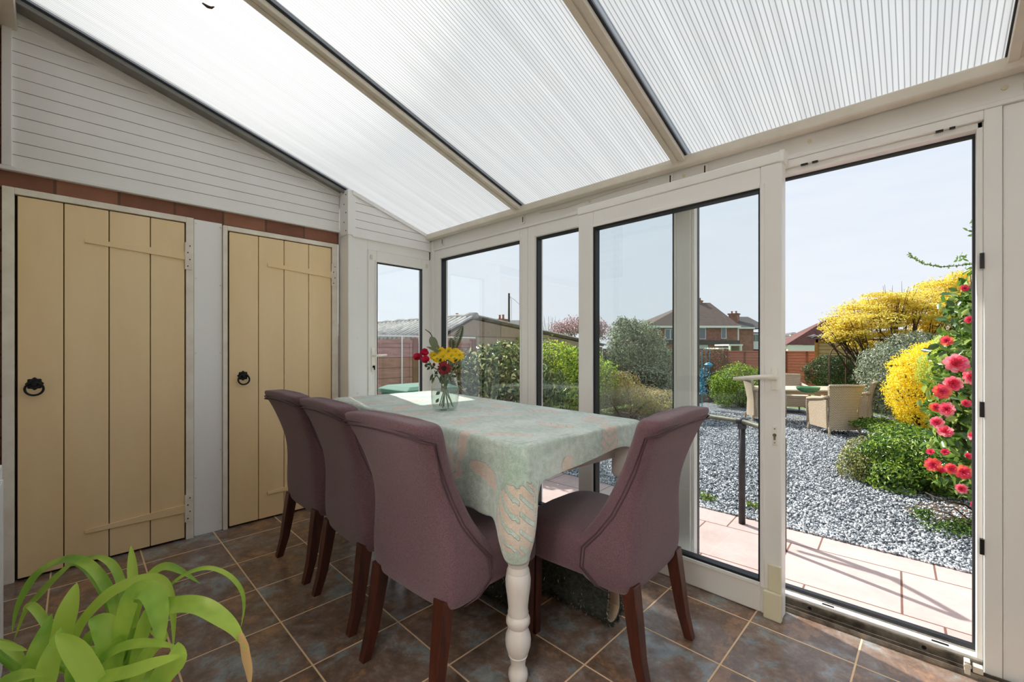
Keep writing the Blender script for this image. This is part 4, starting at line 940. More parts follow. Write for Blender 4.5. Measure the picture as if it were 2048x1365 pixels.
LV = [
 ([(245, 1330, 1.04), (238, 1262, 1.06), (222, 1195, 1.08), (190, 1142, 1.10), (150, 1120, 1.12), (105, 1130, 1.14), (65, 1160, 1.14), (35, 1215, 1.12), (24, 1268, 1.10)], 20, 0),
 ([(240, 1320, 1.05), (232, 1255, 1.08), (205, 1180, 1.10), (160, 1128, 1.14), (120, 1150, 1.16), (80, 1190, 1.16), (50, 1225, 1.15), (28, 1282, 1.14)], 17, 0),
 ([(250, 1330, 1.05), (252, 1250, 1.07), (245, 1180, 1.10), (228, 1135, 1.12), (200, 1116, 1.13), (165, 1116, 1.14)], 16, 0),
 ([(262, 1300, 1.05), (266, 1180, 1.07), (264, 1130, 1.09), (262, 1092, 1.10)], 17, 1),
 ([(262, 1280, 1.05), (278, 1205, 1.07), (300, 1155, 1.08), (330, 1134, 1.09), (365, 1145, 1.10), (400, 1168, 1.10)], 17, 0),
 ([(140, 1300, .96), (165, 1245, .97), (215, 1192, .98), (265, 1166, 1.0), (310, 1160, 1.02), (334, 1180, 1.0), (346, 1230, .98), (347, 1296, .96)], 23, 1),
 ([(330, 1180, 1.04), (370, 1150, 1.05), (415, 1137, 1.06), (455, 1150, 1.07), (482, 1180, 1.08), (488, 1215, 1.08), (482, 1255, 1.07)], 9, 0),
 ([(270, 1330, .95), (300, 1230, .95), (355, 1212, .95), (400, 1214, .95), (440, 1236, .95), (470, 1262, .95), (492, 1300, .95)], 34, 0),
 ([(480, 1268, .95), (488, 1292, .95), (492, 1315, .952), (498, 1345, .955), (500, 1380, .96)], 15, 2),
 ([(235, 1300, .93), (262, 1200, .93), (292, 1182, .93), (312, 1205, .93), (320, 1250, .92), (322, 1298, .91)], 38, 0),
 ([(115, 1330, .93), (124, 1270, .93), (138, 1215, .94), (154, 1166, .96)], 34, 1),
 ([(-30, 1288, .85), (10, 1293, .87), (55, 1302, .88)], 14, 1),
 ([(130, 1385, .86), (190, 1362, .85), (260, 1345, .84), (320, 1325, .84), (372, 1310, .84)], 26, 0),
 ([(180, 1365, .90), (205, 1320, .90), (250, 1294, .90), (305, 1288, .90), (362, 1297, .90)], 20, 0),
 ([(200, 1400, .84), (178, 1350, .84), (145, 1300, .84), (112, 1268, .85)], 40, 1),
 ([(40, 1400, .88), (62, 1330, .88), (85, 1275, .90), (104, 1228, .92)], 26, 0),
 ([(225, 1340, .92), (222, 1290, .92), (205, 1250, .92), (178, 1240, .92)], 44, 0),
 ([(90, 1400, .84), (96, 1340, .84), (110, 1300, .85), (122, 1255, .87)], 34, 0),
 ([(-20, 1400, .82), (10, 1365, .82), (50, 1352, .82), (85, 1352, .82)], 24, 0),
 ([(300, 1400, .88), (330, 1350, .88), (352, 1320, .89), (356, 1285, .9)], 44, 0),
 ([(260, 1400, .92), (290, 1320, .92), (322, 1275, .93), (300, 1262, .95)], 26, 0),
 ([(30, 1390, .95), (38, 1340, .95), (22, 1300, .96), (-10, 1278, .97)], 22, 0),
 ([(110, 1290, .98), (90, 1245, 1.0), (62, 1212, 1.02), (45, 1222, 1.02)], 16, 0),
 ([(150, 1320, 1.0), (190, 1270, 1.02), (235, 1278, 1.02), (262, 1300, 1.02)], 26, 0),
 ([(245, 1310, 1.03), (262, 1258, 1.03), (295, 1248, 1.03), (325, 1240, 1.03)], 9, 1),
 ([(205, 1400, .95), (240, 1360, .96), (290, 1355, .97), (340, 1370, .97)], 30, 0),
 ([(160, 1400, .92), (150, 1345, .92), (170, 1310, .93), (200, 1305, .93)], 30, 0),
 ([(60, 1400, 1.0), (100, 1345, 1.0), (150, 1335, 1.0), (190, 1350, 1.0)], 26, 0)]
base_c = PB+Vector((0, 0, .27))
for pts, w, mi in LV: strap(pts, w, mi)
# leaf bases running down into the soil
q = MB(); rr_ = random.Random(3)
for pts, w, mi in LV:
    if mi == 2: continue
    p0 = at(*pts[0]); b = base_c+Vector((rr_.uniform(-.05, .05), rr_.uniform(-.05, .05), 0))
    q.tube([b, b.lerp(p0, .5)+Vector((0, 0, .02)), p0], [.006, .008, .006], 6)
q.build('leaf_base', M['strap'], pl, smooth=True)

# --- folded shaggy rugs under the table
def taco(name, x0, x1, yc, hw, ht, label, ang=0, seed=1):
    c0 = Vector(((x0+x1)/2, yc, 0)); e = empty(name, c0, label, 'rug')
    def prof(th):
        pts = []
        for k in range(-8, 9):
            a = k/8; 
            if abs(a) < .45: t = a/.45*math.pi/2; pts.append((math.sin(t)*(hw-th), hw-(hw-th)*math.cos(t)))
            else: f = (abs(a)-.45)/.55; pts.append(((1 if a > 0 else -1)*(hw-th-.012*math.sin(f*3)), hw+(ht-hw)*f))
        return pts
    def mk(th0, th1):
        A = prof(th0); B_ = prof(th1); ring = A+list(reversed(B_)); K = 14; rings = []
        for i in range(K+1):
            x = x0+(x1-x0)*i/K; wv = .006*math.sin(i*1.7)
            rings.append([(x, yc+a+wv, b+(.010 if b > ht*.8 else 0)*math.sin(i*2.1)) for a, b in ring])
        q = MB(); q.loft(rings); return q
    mk(.0, .010).build('pile', M['rug'], e, smooth=False)
    mk(.0105, .016).build('backing', M['rugback'], e)
    rng = np.random.default_rng(seed); n = 5200; A = prof(0); P = []; Q = []
    for _ in range(n):
        i = rng.integers(0, len(A)-1); f = rng.random(); a0, b0_ = A[i]; a1, b1_ = A[i+1]; x = rng.uniform(x0, x1) if rng.random() > .12 else x1-.001
        P.append((x, yc+a0+(a1-a0)*f, b0_+(b1_-b0_)*f)); Q.append((rng.normal()*.3, rng.normal()*.4, 1))
    nn = np.array(Q)
    o = leaf_mesh('shag', P, nn, .016, .003, [M['rug'], M['rugback']], rng, e, 0, [.93, .07], .4)
    o['kind'] = 'stuff'
taco('folded_rug', -1.62, -.905, 1.575, .062, .285, 'dark shaggy rug folded upright under the right chair, beige backing showing', seed=2)
taco('folded_rug', -1.95, -1.235, 1.385, .062, .27, 'dark shaggy folded rug on the floor behind the turned table leg', seed=5)
# ================================================================== THE GARDEN
def hz(c): return tuple(min(255, x) for x in c)
def mk_slab():
    m, nt, out = nmat('pink paving slabs'); L = nt.links.new
    p = N(nt, 'ShaderNodeBsdfPrincipled', i_Roughness=.8); L(p.outputs[0], out.inputs[0])
    t = N(nt, 'ShaderNodeTexCoord'); mp = N(nt, 'ShaderNodeMapping', vector_type='TEXTURE'); mp.inputs['Location'].default_value = (-1.13, 3.20, 0); mp.inputs['Rotation'].default_value = (0, 0, math.radians(1.5)); L(t.outputs['Object'], mp.inputs[0])
    b = N(nt, 'ShaderNodeTexBrick', i_Scale=1.0); b.offset = .27
    b.inputs['Color1'].default_value = s2l((198, 174, 168))+(1,); b.inputs['Color2'].default_value = s2l((188, 164, 157))+(1,); b.inputs['Mortar'].default_value = s2l((120, 84, 72))+(1,)
    b.inputs['Mortar Size'].default_value = .006; b.inputs['Brick Width'].default_value = .62; b.inputs['Row Height'].default_value = .62; b.inputs['Mortar Smooth'].default_value = .2
    L(mp.outputs[0], b.inputs['Vector'])
    nz = N(nt, 'ShaderNodeTexNoise', i_Scale=3.5, i_Detail=9, i_Roughness=.7); L(t.outputs['Object'], nz.inputs['Vector'])
    mr = N(nt, 'ShaderNodeMapRange'); mr.inputs[1].default_value = .3; mr.inputs[2].default_value = .7; mr.inputs[3].default_value = .85; mr.inputs[4].default_value = 1.12; L(nz.outputs[0], mr.inputs[0])
    mu = N(nt, 'ShaderNodeVectorMath', operation='SCALE'); L(b.outputs[0], mu.inputs[0]); L(mr.outputs[0], mu.inputs['Scale']); L(mu.outputs[0], p.inputs['Base Color'])
    bp = N(nt, 'ShaderNodeBump', i_Strength=.4, i_Distance=.01); bp.invert = True; L(b.outputs['Fac'], bp.inputs['Height']); L(bp.outputs[0], p.inputs['Normal'])
    return m
M['slab'] = mk_slab()
def mk_gravel():
    m, nt, out = nmat('grey slate chippings'); L = nt.links.new
    p = N(nt, 'ShaderNodeBsdfPrincipled', i_Roughness=.7); L(p.outputs[0], out.inputs[0])
    t = N(nt, 'ShaderNodeTexCoord'); v = N(nt, 'ShaderNodeTexVoronoi', i_Scale=46, i_Randomness=1); L(t.outputs['Object'], v.inputs['Vector'])
    sp = N(nt, 'ShaderNodeSeparateColor'); L(v.outputs['Color'], sp.inputs[0])
    r = N(nt, 'ShaderNodeValToRGB'); L(sp.outputs[0], r.inputs[0]); c = r.color_ramp
    c.elements[0].position = 0; c.elements[0].color = s2l((74, 82, 92))+(1,); c.elements[1].position = 1; c.elements[1].color = s2l((196, 202, 206))+(1,)
    e = c.elements.new(.5); e.color = s2l((128, 136, 144))+(1,)
    dm = N(nt, 'ShaderNodeMapRange'); dm.inputs[1].default_value = .2; dm.inputs[2].default_value = .75; dm.inputs[3].default_value = 1; dm.inputs[4].default_value = .55; L(v.outputs['Distance'], dm.inputs[0])
    mu = N(nt, 'ShaderNodeVectorMath', operation='SCALE'); L(r.outputs[0], mu.inputs[0]); L(dm.outputs[0], mu.inputs['Scale']); L(mu.outputs[0], p.inputs['Base Color'])
    bp = N(nt, 'ShaderNodeBump', i_Strength=1, i_Distance=.02); bp.invert = True; L(v.outputs['Distance'], bp.inputs['Height']); L(bp.outputs[0], p.inputs['Normal'])
    return m
M['gravel'] = mk_gravel()
M['grass'] = pbr('lawn', (112, 138, 62), .9, (86, 112, 48), 5, bump=.8, bscale=80)
M['earth'] = pbr('garden soil', (96, 78, 60), .95, (74, 60, 46), 5, bump=.8, bscale=30)
struct(MB().box(-60, 60, 2.30, 130, GZ-.4, GZ-.06).build('ground', M['grass']))
struct(MB().box(-6.2, 3.4, 2.30, 4.155, GZ-.3, GZ).build('paving', M['slab']))
struct(MB().box(1.46, 9.0, -.32, 2.30, GZ-.3, GZ).build('paving', M['slab']))
struct(MB().box(1.5, 9.0, -.6, -.32, GZ-.3, 2.95).build('wall_house', M['brickX']))
struct(MB().box(-6.2, 3.4, 2.262, 2.33, GZ-.3, -.02).build('wall_plinth', M['render']))
pts = [(-4.9, 4.156), (3.4, 4.156), (3.4, 9.5), (1.2, 12.5), (-2.6, 12.6), (-4.3, 12.2), (-4.9, 11.0)]
struct(MB().prism(pts, lambda a, b: (a, b, GZ-.2), lambda a, b: (a, b, GZ-.004)).build('gravel_bed', M['gravel']))
pts = [(-.6, 8.9), (.2, 6.2), (-.1, 5.3), (.5, 4.75), (3.2, 4.6), (3.2, 12.4), (-.4, 12.3)]
struct(MB().prism(pts, lambda a, b: (a, b, GZ-.1), lambda a, b: (a, b, GZ+.006)).build('flower_bed', M['earth']))
pts = [(-4.95, 4.4), (-4.1, 4.6), (-3.6, 6.5), (-3.9, 9.5), (-4.3, 12), (-4.2, 16.3), (-6.5, 16.3), (-5.0, 9)]
struct(MB().prism(pts, lambda a, b: (a, b, GZ-.1), lambda a, b: (a, b, GZ+.008)).build('flower_bed', M['earth']))
# loose chippings on the bed: too many to count
def stones(n, seed):
    rng = np.random.default_rng(seed)
    # denser close to the paving
    y = 4.12+(rng.random(n)**1.7)*6.5; x = rng.uniform(-4.4, 2.2, n)
    # only where the openings can see
    d = -CC*x+CS*y; a = CS*x+CC*y; u = CX+F*a/d
    k = (d > 2) & (u > 1060) & (u < 2000); x = x[k]; y = y[k]; n = len(x)
    T_ = np.array([(1, 0, -.4), (-.5, .87, -.4), (-.5, -.87, -.4), (0, 0, .8), (.6, .5, .3)])
    sz = rng.uniform(.008, .018, n)[:, None, None]; st = rng.uniform(.5, 1.3, (n, 1, 3))
    q = rng.normal(size=(n, 3, 3)); u_, _, _ = np.linalg.svd(q)
    V = np.einsum('ni,nij->nj', np.zeros((n, 3)), u_)[:, None, :]+np.einsum('nki,nij->nkj', np.broadcast_to(T_, (n, 5, 3))*st*sz, u_)
    V += np.stack([x, y, np.full(n, GZ+.004)], 1)[:, None, :]+np.array([0, 0, 1])*rng.uniform(0, .008, n)[:, None, None]
    base = np.arange(n)*5
    tri = np.array([(0, 1, 4), (1, 3, 4), (3, 0, 4), (0, 2, 1), (0, 3, 2), (1, 2, 3)])
    Fc = (base[:, None, None]+tri[None]).reshape(-1, 3)
    me = bpy.data.meshes.new('slate_chippings'); V = V.reshape(-1, 3)
    me.vertices.add(len(V)); me.vertices.foreach_set('co', V.ravel().astype(np.float32)); me.loops.add(Fc.size); me.loops.foreach_set('vertex_index', Fc.ravel().astype(np.int32))
    me.polygons.add(len(Fc)); me.polygons.foreach_set('loop_start', np.arange(0, Fc.size, 3, dtype=np.int32)); me.polygons.foreach_set('loop_total', np.full(len(Fc), 3, np.int32))
    for c in ((92, 98, 106), (140, 146, 152), (190, 194, 198), (228, 230, 230)): me.materials.append(pbr('slate chip', c, .65))
    me.polygons.foreach_set('material_index', np.repeat(rng.integers(0, 4, n), 6).astype(np.int32)); me.update()
    o = bpy.data.objects.new('slate_chippings', me); COL.objects.link(o); return o
tag(stones(70000, 3), 'blue-grey slate chippings spread over the garden beyond the paving', 'gravel', kind='stuff')

# --- handrail on the step
M['galv'] = pbr('weathered galvanised tube', (112, 116, 98), .6, (82, 84, 70), 20, metal=.15); M['dkmetal'] = pbr('dark painted tube', (58, 60, 62), .5, (44, 42, 40), 16, metal=.3)
pb = onz(1484, 1048, GZ); hr = empty('handrail', Vector((pb.x, pb.y, GZ)), 'galvanised tubular handrail on a dark post standing on the pink paving', 'handrail')
q = MB(); q.tube([(pb.x, pb.y, GZ), (pb.x, pb.y, .50)], .026, 16); q.build('post', M['dkmetal'], hr, smooth=True)
q = MB(); q.tube([(pb.x-.50, pb.y+.03, .53), (pb.x, pb.y, .515), (pb.x+.20, pb.y-.16, .505), (pb.x+.34, pb.y-.29, .50), (pb.x+.36, pb.y-.31, .46), (pb.x+.36, pb.y-.31, GZ)], .021, 16); q.build('rail', M['galv'], hr, smooth=True)
q = MB(); q.tube([(pb.x-.04, pb.y, .516), (pb.x+.04, pb.y, .512)], .029, 14); q.tube([(pb.x, pb.y, .45), (pb.x, pb.y, .50)], .033, 14); q.tube([(pb.x, pb.y-.03, .475), (pb.x, pb.y-.02, .475)], .007, 8); q.build('clamp', M['dkmetal'], hr, smooth=True)

# --- fences
M['fpink'] = slats('pink weathered lap fence', (192, 144, 134), (160, 112, 104), (128, 88, 82), .135)
M['fred'] = slats('red brown lap fence', (212, 136, 116), (184, 116, 98), (126, 78, 66), .095, .09)
M['fpost'] = pbr('tan fence post', (190, 140, 80), .8, (160, 112, 62), 8); M['fpost2'] = pbr('reddish fence post', (146, 92, 76), .8, (120, 74, 60), 8)
fn = empty('fence', (-5.06, 3.0, GZ), 'weathered pink-brown lap fence with a white capping seen through the end door', 'fence')
x0 = -5.05
for i in range(4):
    y0 = .2+i*1.08
    q = MB(); q.box(x0-.02, x0, y0, y0+1.0, GZ+.02, 1.24)
    for yy in (y0+.02, y0+.5, y0+.96): q.box(x0, x0+.018, yy, yy+.035, GZ+.02, 1.24)
    for zz in (GZ+.04, 1.20): q.box(x0, x0+.016, y0, y0+1.0, zz, zz+.035)
    q.build('fence_panel', M['fpink'], fn)
    q = MB(); q.box(x0-.04, x0+.03, y0+1.0, y0+1.08, GZ-.04, 1.27); q.build('fence_post', M['fpost2'], fn)
q = MB(); q.box(x0-.03, x0+.035, .2, 4.5, 1.285, 1.305); q.build('capping', M['white'], fn)
q = MB(); q.tube([(x0+.04, 3.18, .2), (x0+.04, 3.18, 1.30)], .01, 6); q.build('batten', M['white'], fn)
# fence along the left boundary further down, and the far red fence
M['fgrey'] = pbr('grey brown fence boards', (112, 100, 88), .85, (92, 82, 72), 6)
ff = empty('fence', (-.5, 16.5, GZ), 'red-brown lap fence across the far end of the garden', 'fence')
for i in range(8):
    xx = -8.6+i*1.82
    q = MB(); q.box(xx, xx+1.74, 16.5, 16.52, GZ, 1.02)
    for k in range(4): q.box(xx+.0+k*.565, xx+.045+k*.565, 16.474, 16.5, GZ, 1.02, 1)
    q.box(xx, xx+1.74, 16.474, 16.53, 1.0, 1.04)
    q.build('fence_panel', [M['fred'], M['fpost2']], ff)
    q = MB(); q.box(xx-.08, xx+.0, 16.44, 16.54, GZ-.05, 1.12); q.build('fence_post', M['fpost'] if i > 4 else M['fpost2'], ff)

# --- concrete garage with corrugated roof beyond the left boundary
M['conc'] = wavebrick('pebbled concrete panels', (178, 158, 136), (166, 146, 126), (140, 122, 104), bw=1.2, rh=.42, msz=.012, axis='YZ', rough=.95)
M['corr'] = pbr('mossy corrugated cement', (186, 184, 178), .95, (140, 138, 128), 7, bump=.8, bscale=14)
gx = -5.55; ye, yr_, yb = 4.27, 4.93, 9.1; ze, zr, zb_ = 1.345, 1.665, 1.185
ga = empty('garage', (gx-2.0, 5, GZ), 'low concrete garage with mossy corrugated roof beyond the left fence', 'outbuilding')
q = MB(); q.prism([(ye+.05, GZ), (yb, GZ), (yb, zb_-.03), (yr_, zr-.04), (ye+.05, ze-.03)], lambda a, z: (gx, a, z), lambda a, z: (gx-5.5, a, z)); q.build('wall', M['conc'], ga)
def corr(mb, ya, za, yb_, zb2, xa, xb, n_):
    vs = []; fs = []; S = n_*6
    for i in range(S+1):
        x = xa+(xb-xa)*i/S; h = .028*math.sin(i/6*2*math.pi)
        vs += [(x, ya, za+h+.02), (x, yb_, zb2+h+.02)]
    for i in range(S): fs.append((2*i, 2*i+1, 2*i+3, 2*i+2))
    mb.add(vs, fs)
q = MB(); corr(q, ye-.12, ze-.05, yr_, zr, gx+.06, gx-5.6, 38); corr(q, yr_, zr, yb+.1, zb_, gx+.06, gx-5.6, 38)
q.build('roof', M['corr'], ga, smooth=True, solid=.012)
q = MB(); q.tube([(gx+.08-k*.15, yr_, zr+.02+.012*math.sin(k*2.1)) for k in range(39)], [.055+.008*math.sin(k*1.3) for k in range(39)], 10); q.build('ridge', M['corr'], ga, smooth=True)
q = MB(); q.box(gx, gx+.06, ye-.5, ye+.16, GZ, ze+.0); q.build('block_pier', M['conc'], ga)
# left boundary board fence behind the shrubs
fl = empty('fence', (-5.6, 12.8, GZ), 'grey-brown board fence running behind the left shrubs from the garage', 'fence')
for i in range(4):
    q = MB(); y0 = 9.2+i*1.78; dx = -.22*i; q.box(-5.6+dx, -5.57+dx, y0, y0+1.73, GZ, 1.12-.02*i)
    for k in range(12): q.box(-5.57+dx, -5.56+dx, y0+.01+k*.15, y0+.10+k*.15, GZ, 1.12-.02*i)
    q.build('fence_panel', M['fgrey'], fl)

# --- neighbouring roofs, chimney, pole
def chimney(name, u, vt, vb_, D, w, label, pots=2, mat=None):
    c = at(u, vb_, D); e = empty(name, Vector((c.x, c.y, GZ-.4)), label, 'chimney'); zt = at(u, vt, D).z
    q = MB(); ph = (zt-c.z)*.35; q.box(c.x-w/2, c.x+w/2, c.y-w/2, c.y+w/2, GZ-.4, zt-ph); q.box(c.x-w*.6, c.x+w*.6, c.y-w*.6, c.y+w*.6, zt-ph*1.4, zt-ph); q.build('stack', mat or M['brick'], e)
    for i in range(pots):
        q = MB(); q.lathe([(.13, 0), (.10, ph*.6), (.12, ph)], (c.x+(i-(pots-1)/2)*w*.55, c.y, zt-ph), 10); q.build('chimney_pot', M['terra'], e)
M['tile_grey'] = pbr('grey roof tiles', (112, 108, 106), .8, (94, 90, 88), 3, bump=.4, bscale=8)
def far_roof(name, us, vt, vb_, D, label, wallmat, roofmat, depth=7):
    u0, u1, ua, ub_ = us
    a = at(u0, vb_, D); b = at(u1, vb_, D); ra = at(ua, vt, D+depth/2); rb = at(ub_, vt, D+depth/2); back = Vector((-CC, CS, 0))*depth
    zr_ = at((u0+u1)/2, vt, D+depth/2).z
    e = empty(name, (a+b)/2+Vector((0, 0, GZ-3-(a.z+b.z)/2)), label, 'house')
    q = MB(); q.add([a, b, b+back, a+back, Vector((ra.x, ra.y, zr_)), Vector((rb.x, rb.y, zr_))], [(0, 1, 5, 4), (1, 2, 5), (2, 3, 4, 5), (3, 0, 4), (0, 3, 2, 1)]); q.build('roof', roofmat, e)
    q = MB(); ins = .04; A = a.lerp(b, ins)+back*.04; B = b.lerp(a, ins)+back*.04
    lo = [Vector((p.x, p.y, GZ-3)) for p in (A, B, B+back*.9, A+back*.9)]; hi = [Vector((p.x, p.y, a.z-.02)) for p in (A, B, B+back*.9, A+back*.9)]
    q.loft([lo, hi]); q.build('wall', wallmat, e); return e
M['wallpale'] = pbr('pale rendered wall', (226, 222, 214), .9); M['tile_red'] = pbr('dark red roof tiles', (112, 70, 66), .85, (96, 60, 56), 3, bump=.3, bscale=6)
M['tile_brown'] = pbr('brown roof tiles', (104, 84, 74), .9, (80, 66, 60), 2.5, bump=.4, bscale=4); M['tile_dark'] = pbr('dark slate roof', (78, 74, 72), .8, (66, 62, 60), 2, bump=.3, bscale=5)
far_roof('house', (700, 800, 700, 744), 652, 672, 40, 'grey roof of a neighbouring house at the far left behind the end door', M['wallpale'], M['tile_grey'])
far_roof('house', (985, 1082, 1000, 1050), 641, 668, 45, 'distant grey-roofed house behind the garage and telegraph pole', M['wallpale'], M['tile_grey'])
chimney('chimney', 786, 645, 668, 30, .62, 'squat grey chimney stack above the left fence, seen through the end door', 2, M['corr'])
chimney('chimney', 1003, 630, 655, 44, .9, 'brick chimney with pots beside the telegraph pole', 2)
chimney('chimney', 898, 634, 660, 30, .8, 'grey chimney just above the garage ridge left of the tall ones', 2, M['corr'])
chimney('chimney', 914, 627, 650, 36, .25, 'thin dark chimney pot above the garage ridge', 1, M['tile_dark'])
po2 = at(1018, 668, 34); tp = empty('telegraph_pole', Vector((po2.x, po2.y, -1)), 'thin dark telegraph pole rising behind the garage', 'pole')
q = MB(); q.tube([(po2.x, po2.y, -1), (po2.x, po2.y, at(1018, 587, 34).z)], [.11, .075], 8); q.build('pole', M['dkmetal'], tp)
q = MB(); t0 = at(1018, 592, 34); q.tube([t0, at(1030, 601, 34), at(1045, 615, 34), at(1062, 632, 34)], .010, 4); q.tube([t0, at(1023, 600, 34), at(1023, 640, 34)], .012, 4); q.build('wire', M['dkmetal'], tp)

# --- semi-detached brick house at the far right
HB = 60.
def hp(u, v, D=HB): return at(u, v, D)
M['hbrick'] = pbr('orange red brick wall', (172, 118, 98), .9, (136, 92, 78), 2.5, bump=.2, bscale=4)
M['hglass'] = pbr('dark window glass', (92, 104, 112), .15, spec=.8); M['curtain'] = pbr('pale curtain', (188, 196, 200), .8)
hs = empty('house', Vector((hp(1390, 700).x, hp(1390, 700).y, -3)), 'brick semi-detached house with brown hipped roof beyond the far fence', 'house')
back = Vector((-CC, CS, 0)); rt = Vector((CS, CC, 0))
def hbox(mb, u0, u1, v0, v1, D0, D1, m=0):
    a = hp(u0, v1, D0); b = hp(u1, v1, D0); dz = hp(u0, v0, D0).z
    mb.loft([[a, b, b+back*(D1-D0), a+back*(D1-D0)], [Vector((p.x, p.y, dz)) for p in (a, b, b+back*(D1-D0), a+back*(D1-D0))]], m)
q = MB(); hbox(q, 1300, 1476, 653, 745, HB, HB+11); hbox(q, 1476, 1507, 655, 745, HB+3, HB+12); q.build('wall', M['hbrick'], hs)
def hroof(name, u0, u1, ua, ub_, vt, vb_, D0, dep, mat, th=.25):
    a = hp(u0, vb_, D0); b = hp(u1, vb_, D0); c = b+back*dep; d = a+back*dep; sc = (D0+dep/2)
    ra = hp(ua, vt, sc); rb = hp(ub_, vt, sc); rb.z = ra.z
    q = MB(); q.add([a, b, c, d, ra, rb], [(0, 1, 5, 4), (1, 2, 5), (2, 3, 4, 5), (3, 0, 4), (0, 3, 2, 1)]); return q.build(name, mat, hs)
hroof('roof', 1290, 1483, 1378, 1420, 606, 654, HB-.6, 12.5, M['tile_brown'])
hroof('roof', 1440, 1540, 1478, 1496, 634, 657, HB+2.5, 11, M['tile_dark'])
q = MB(); hbox(q, 1291, 1482, 652, 656, HB-.65, HB-.5); hbox(q, 1476, 1510, 655, 658, HB+2.4, HB+2.5); q.build('fascia', M['white'], hs)
q = MB(); hbox(q, 1330, 1480, 681, 689, HB-3.2, HB+.1); q.build('porch_roof', M['tile_dark'], hs)
q = MB(); hbox(q, 1332, 1460, 689, 745, HB-2.8, HB+.0); q.build('extension', M['hbrick'], hs)
for (u0, u1, v0, v1, n_) in ((1330, 1352, 658, 680, 2), (1371, 1412, 656, 679, 3), (1443, 1453, 654, 678, 1)):
    q = MB(); hbox(q, u0, u1, v0, v1, HB-.18, HB+.02); f_ = q.build('window', M['white'], hs)
    q = MB(); w_ = (u1-u0)/n_
    for k in range(n_): hbox(q, u0+k*w_+1.3, u0+(k+1)*w_-1.3, v0+1.6, v1-1.8, HB-.24, HB-.18)
    q.build('pane', M['hglass'], f_)
for (u0, u1) in ((1372, 1388), (1398, 1416)):
    q = MB(); hbox(q, u0, u1, 690, 698, HB-2.95, HB-2.8); q.build('window', M['curtain'], hs)
q = MB(); hbox(q, 1475, 1478, 656, 690, HB+.0, HB+.3); q.build('drainpipe', M['white'], hs)
q = MB(); hbox(q, 1506, 1534, 665, 745, HB+4, HB+12); q.build('wall', M['tile_red'], hs)
q = MB(); hbox(q, 1507, 1518, 667, 699, HB+3.8, HB+4); q.build('door', M['white'], hs)
q = MB(); hbox(q, 1508.5, 1511.5, 670, 683, HB+3.7, HB+3.8); hbox(q, 1513.5, 1516.5, 670, 683, HB+3.7, HB+3.8); q.build('pane', M['hglass'], hs)
for (u, vt, vb_, w, D) in ((1397, 597, 618, .9, HB+6), (1468, 623, 645, 1.2, HB+6)):
    c = hp(u, vb_, D); zt = hp(u, vt, D).z; q = MB(); q.box(c.x-w/2, c.x+w/2, c.y-w/2, c.y+w/2, c.z-1.5, zt-.35); q.box(c.x-w*.6, c.x+w*.6, c.y-w*.6, c.y+w*.6, zt-.55, zt-.35); k_ = q.build('chimney_stack', M['hbrick'], hs)
    q = MB()
    for s_ in (-.25, .25): q.lathe([(.14, 0), (.11, .2), (.14, .38)], (c.x+s_*w, c.y, zt-.36), 8)
    q.build('chimney_pots', M['terra'], k_)
e = empty('carport', Vector((hp(1470, 705, 44).x, hp(1470, 705, 44).y, -2)), 'small white-framed shed roof poking above the far fence by the brick house', 'shed')
q = MB(); hbox(q, 1458, 1486, 689, 692, 42, 45); hbox(q, 1460, 1462, 692, 720, 42, 42.3); hbox(q, 1482, 1484, 692, 720, 42, 42.3); hbox(q, 1437, 1458, 696, 699, 42, 45); q.build('roof_frame', M['wallpale'], e)
q = MB(); hbox(q, 1464, 1481, 693, 740, 43, 45); q.build('wall', M['fgrey'], e)
bn = far_roof('house', (1572, 1700, 1664, 1680), 633, 690, 26, 'bungalow with dark red tiled roof and white wall behind the shed', M['wallpale'], M['tile_red'], 1.5)
for k, (u, v, w) in enumerate(((1575, 672, 10), (1588, 668, 12), (1601, 671, 12), (1570, 682, 12), (1583, 680, 12), (1598, 683, 12), (1612, 676, 14))):
    far_roof('house', (u-w/2, u+w/2, u-w/4, u+w/4), v-3, v+1, 95+k*7, 'tiny pale house on the distant hillside left of the bungalow', M['wallpale'], M['tile_grey'], 5)['group'] = 'houses on the distant hillside'
hb = [hp(1530, 700, 120), hp(1570, 678, 120), hp(1620, 668, 120), hp(1720, 675, 120), hp(1900, 690, 120), hp(1960, 700, 120)]
q = MB(); q.loft([[Vector((p.x, p.y, -4)) for p in hb]+[Vector((p.x, p.y, -4))+back*20 for p in reversed(hb)], hb+[p+back*20 for p in reversed(hb)]]); struct(q.build('hillside', M['fgrey']))

# --- slatted wooden shed
M['shed'] = slats('tan shiplap boards', (206, 178, 130), (186, 156, 110), (120, 94, 64), .11, .1)
s0 = onY(1632, 700, 15.6); sx = s0.x
sh = empty('shed', (sx+1.2, 16.0, GZ), 'tan timber shed with wavy roof edge behind the clipped dark hedge', 'shed')
q = MB(); q.box(sx, sx+2.6, 15.6, 16.4, GZ, 1.36); q.build('wall', M['shed'], sh)
q = MB(); q.box(sx-.03, sx+.06, 15.56, 15.6, GZ, 1.40); q.box(sx, sx+2.6, 15.56, 15.6, 1.30, 1.40); q.box(sx+1.9, sx+1.98, 15.56, 15.6, GZ, 1.3); q.build('corner_post', M['fpost'], sh)
q = MB(); corr(q, 15.42, 1.43, 16.5, 1.52, sx-.22, sx+2.7, 16); q.build('roof', M['tile_grey'], sh, smooth=True, solid=.02)

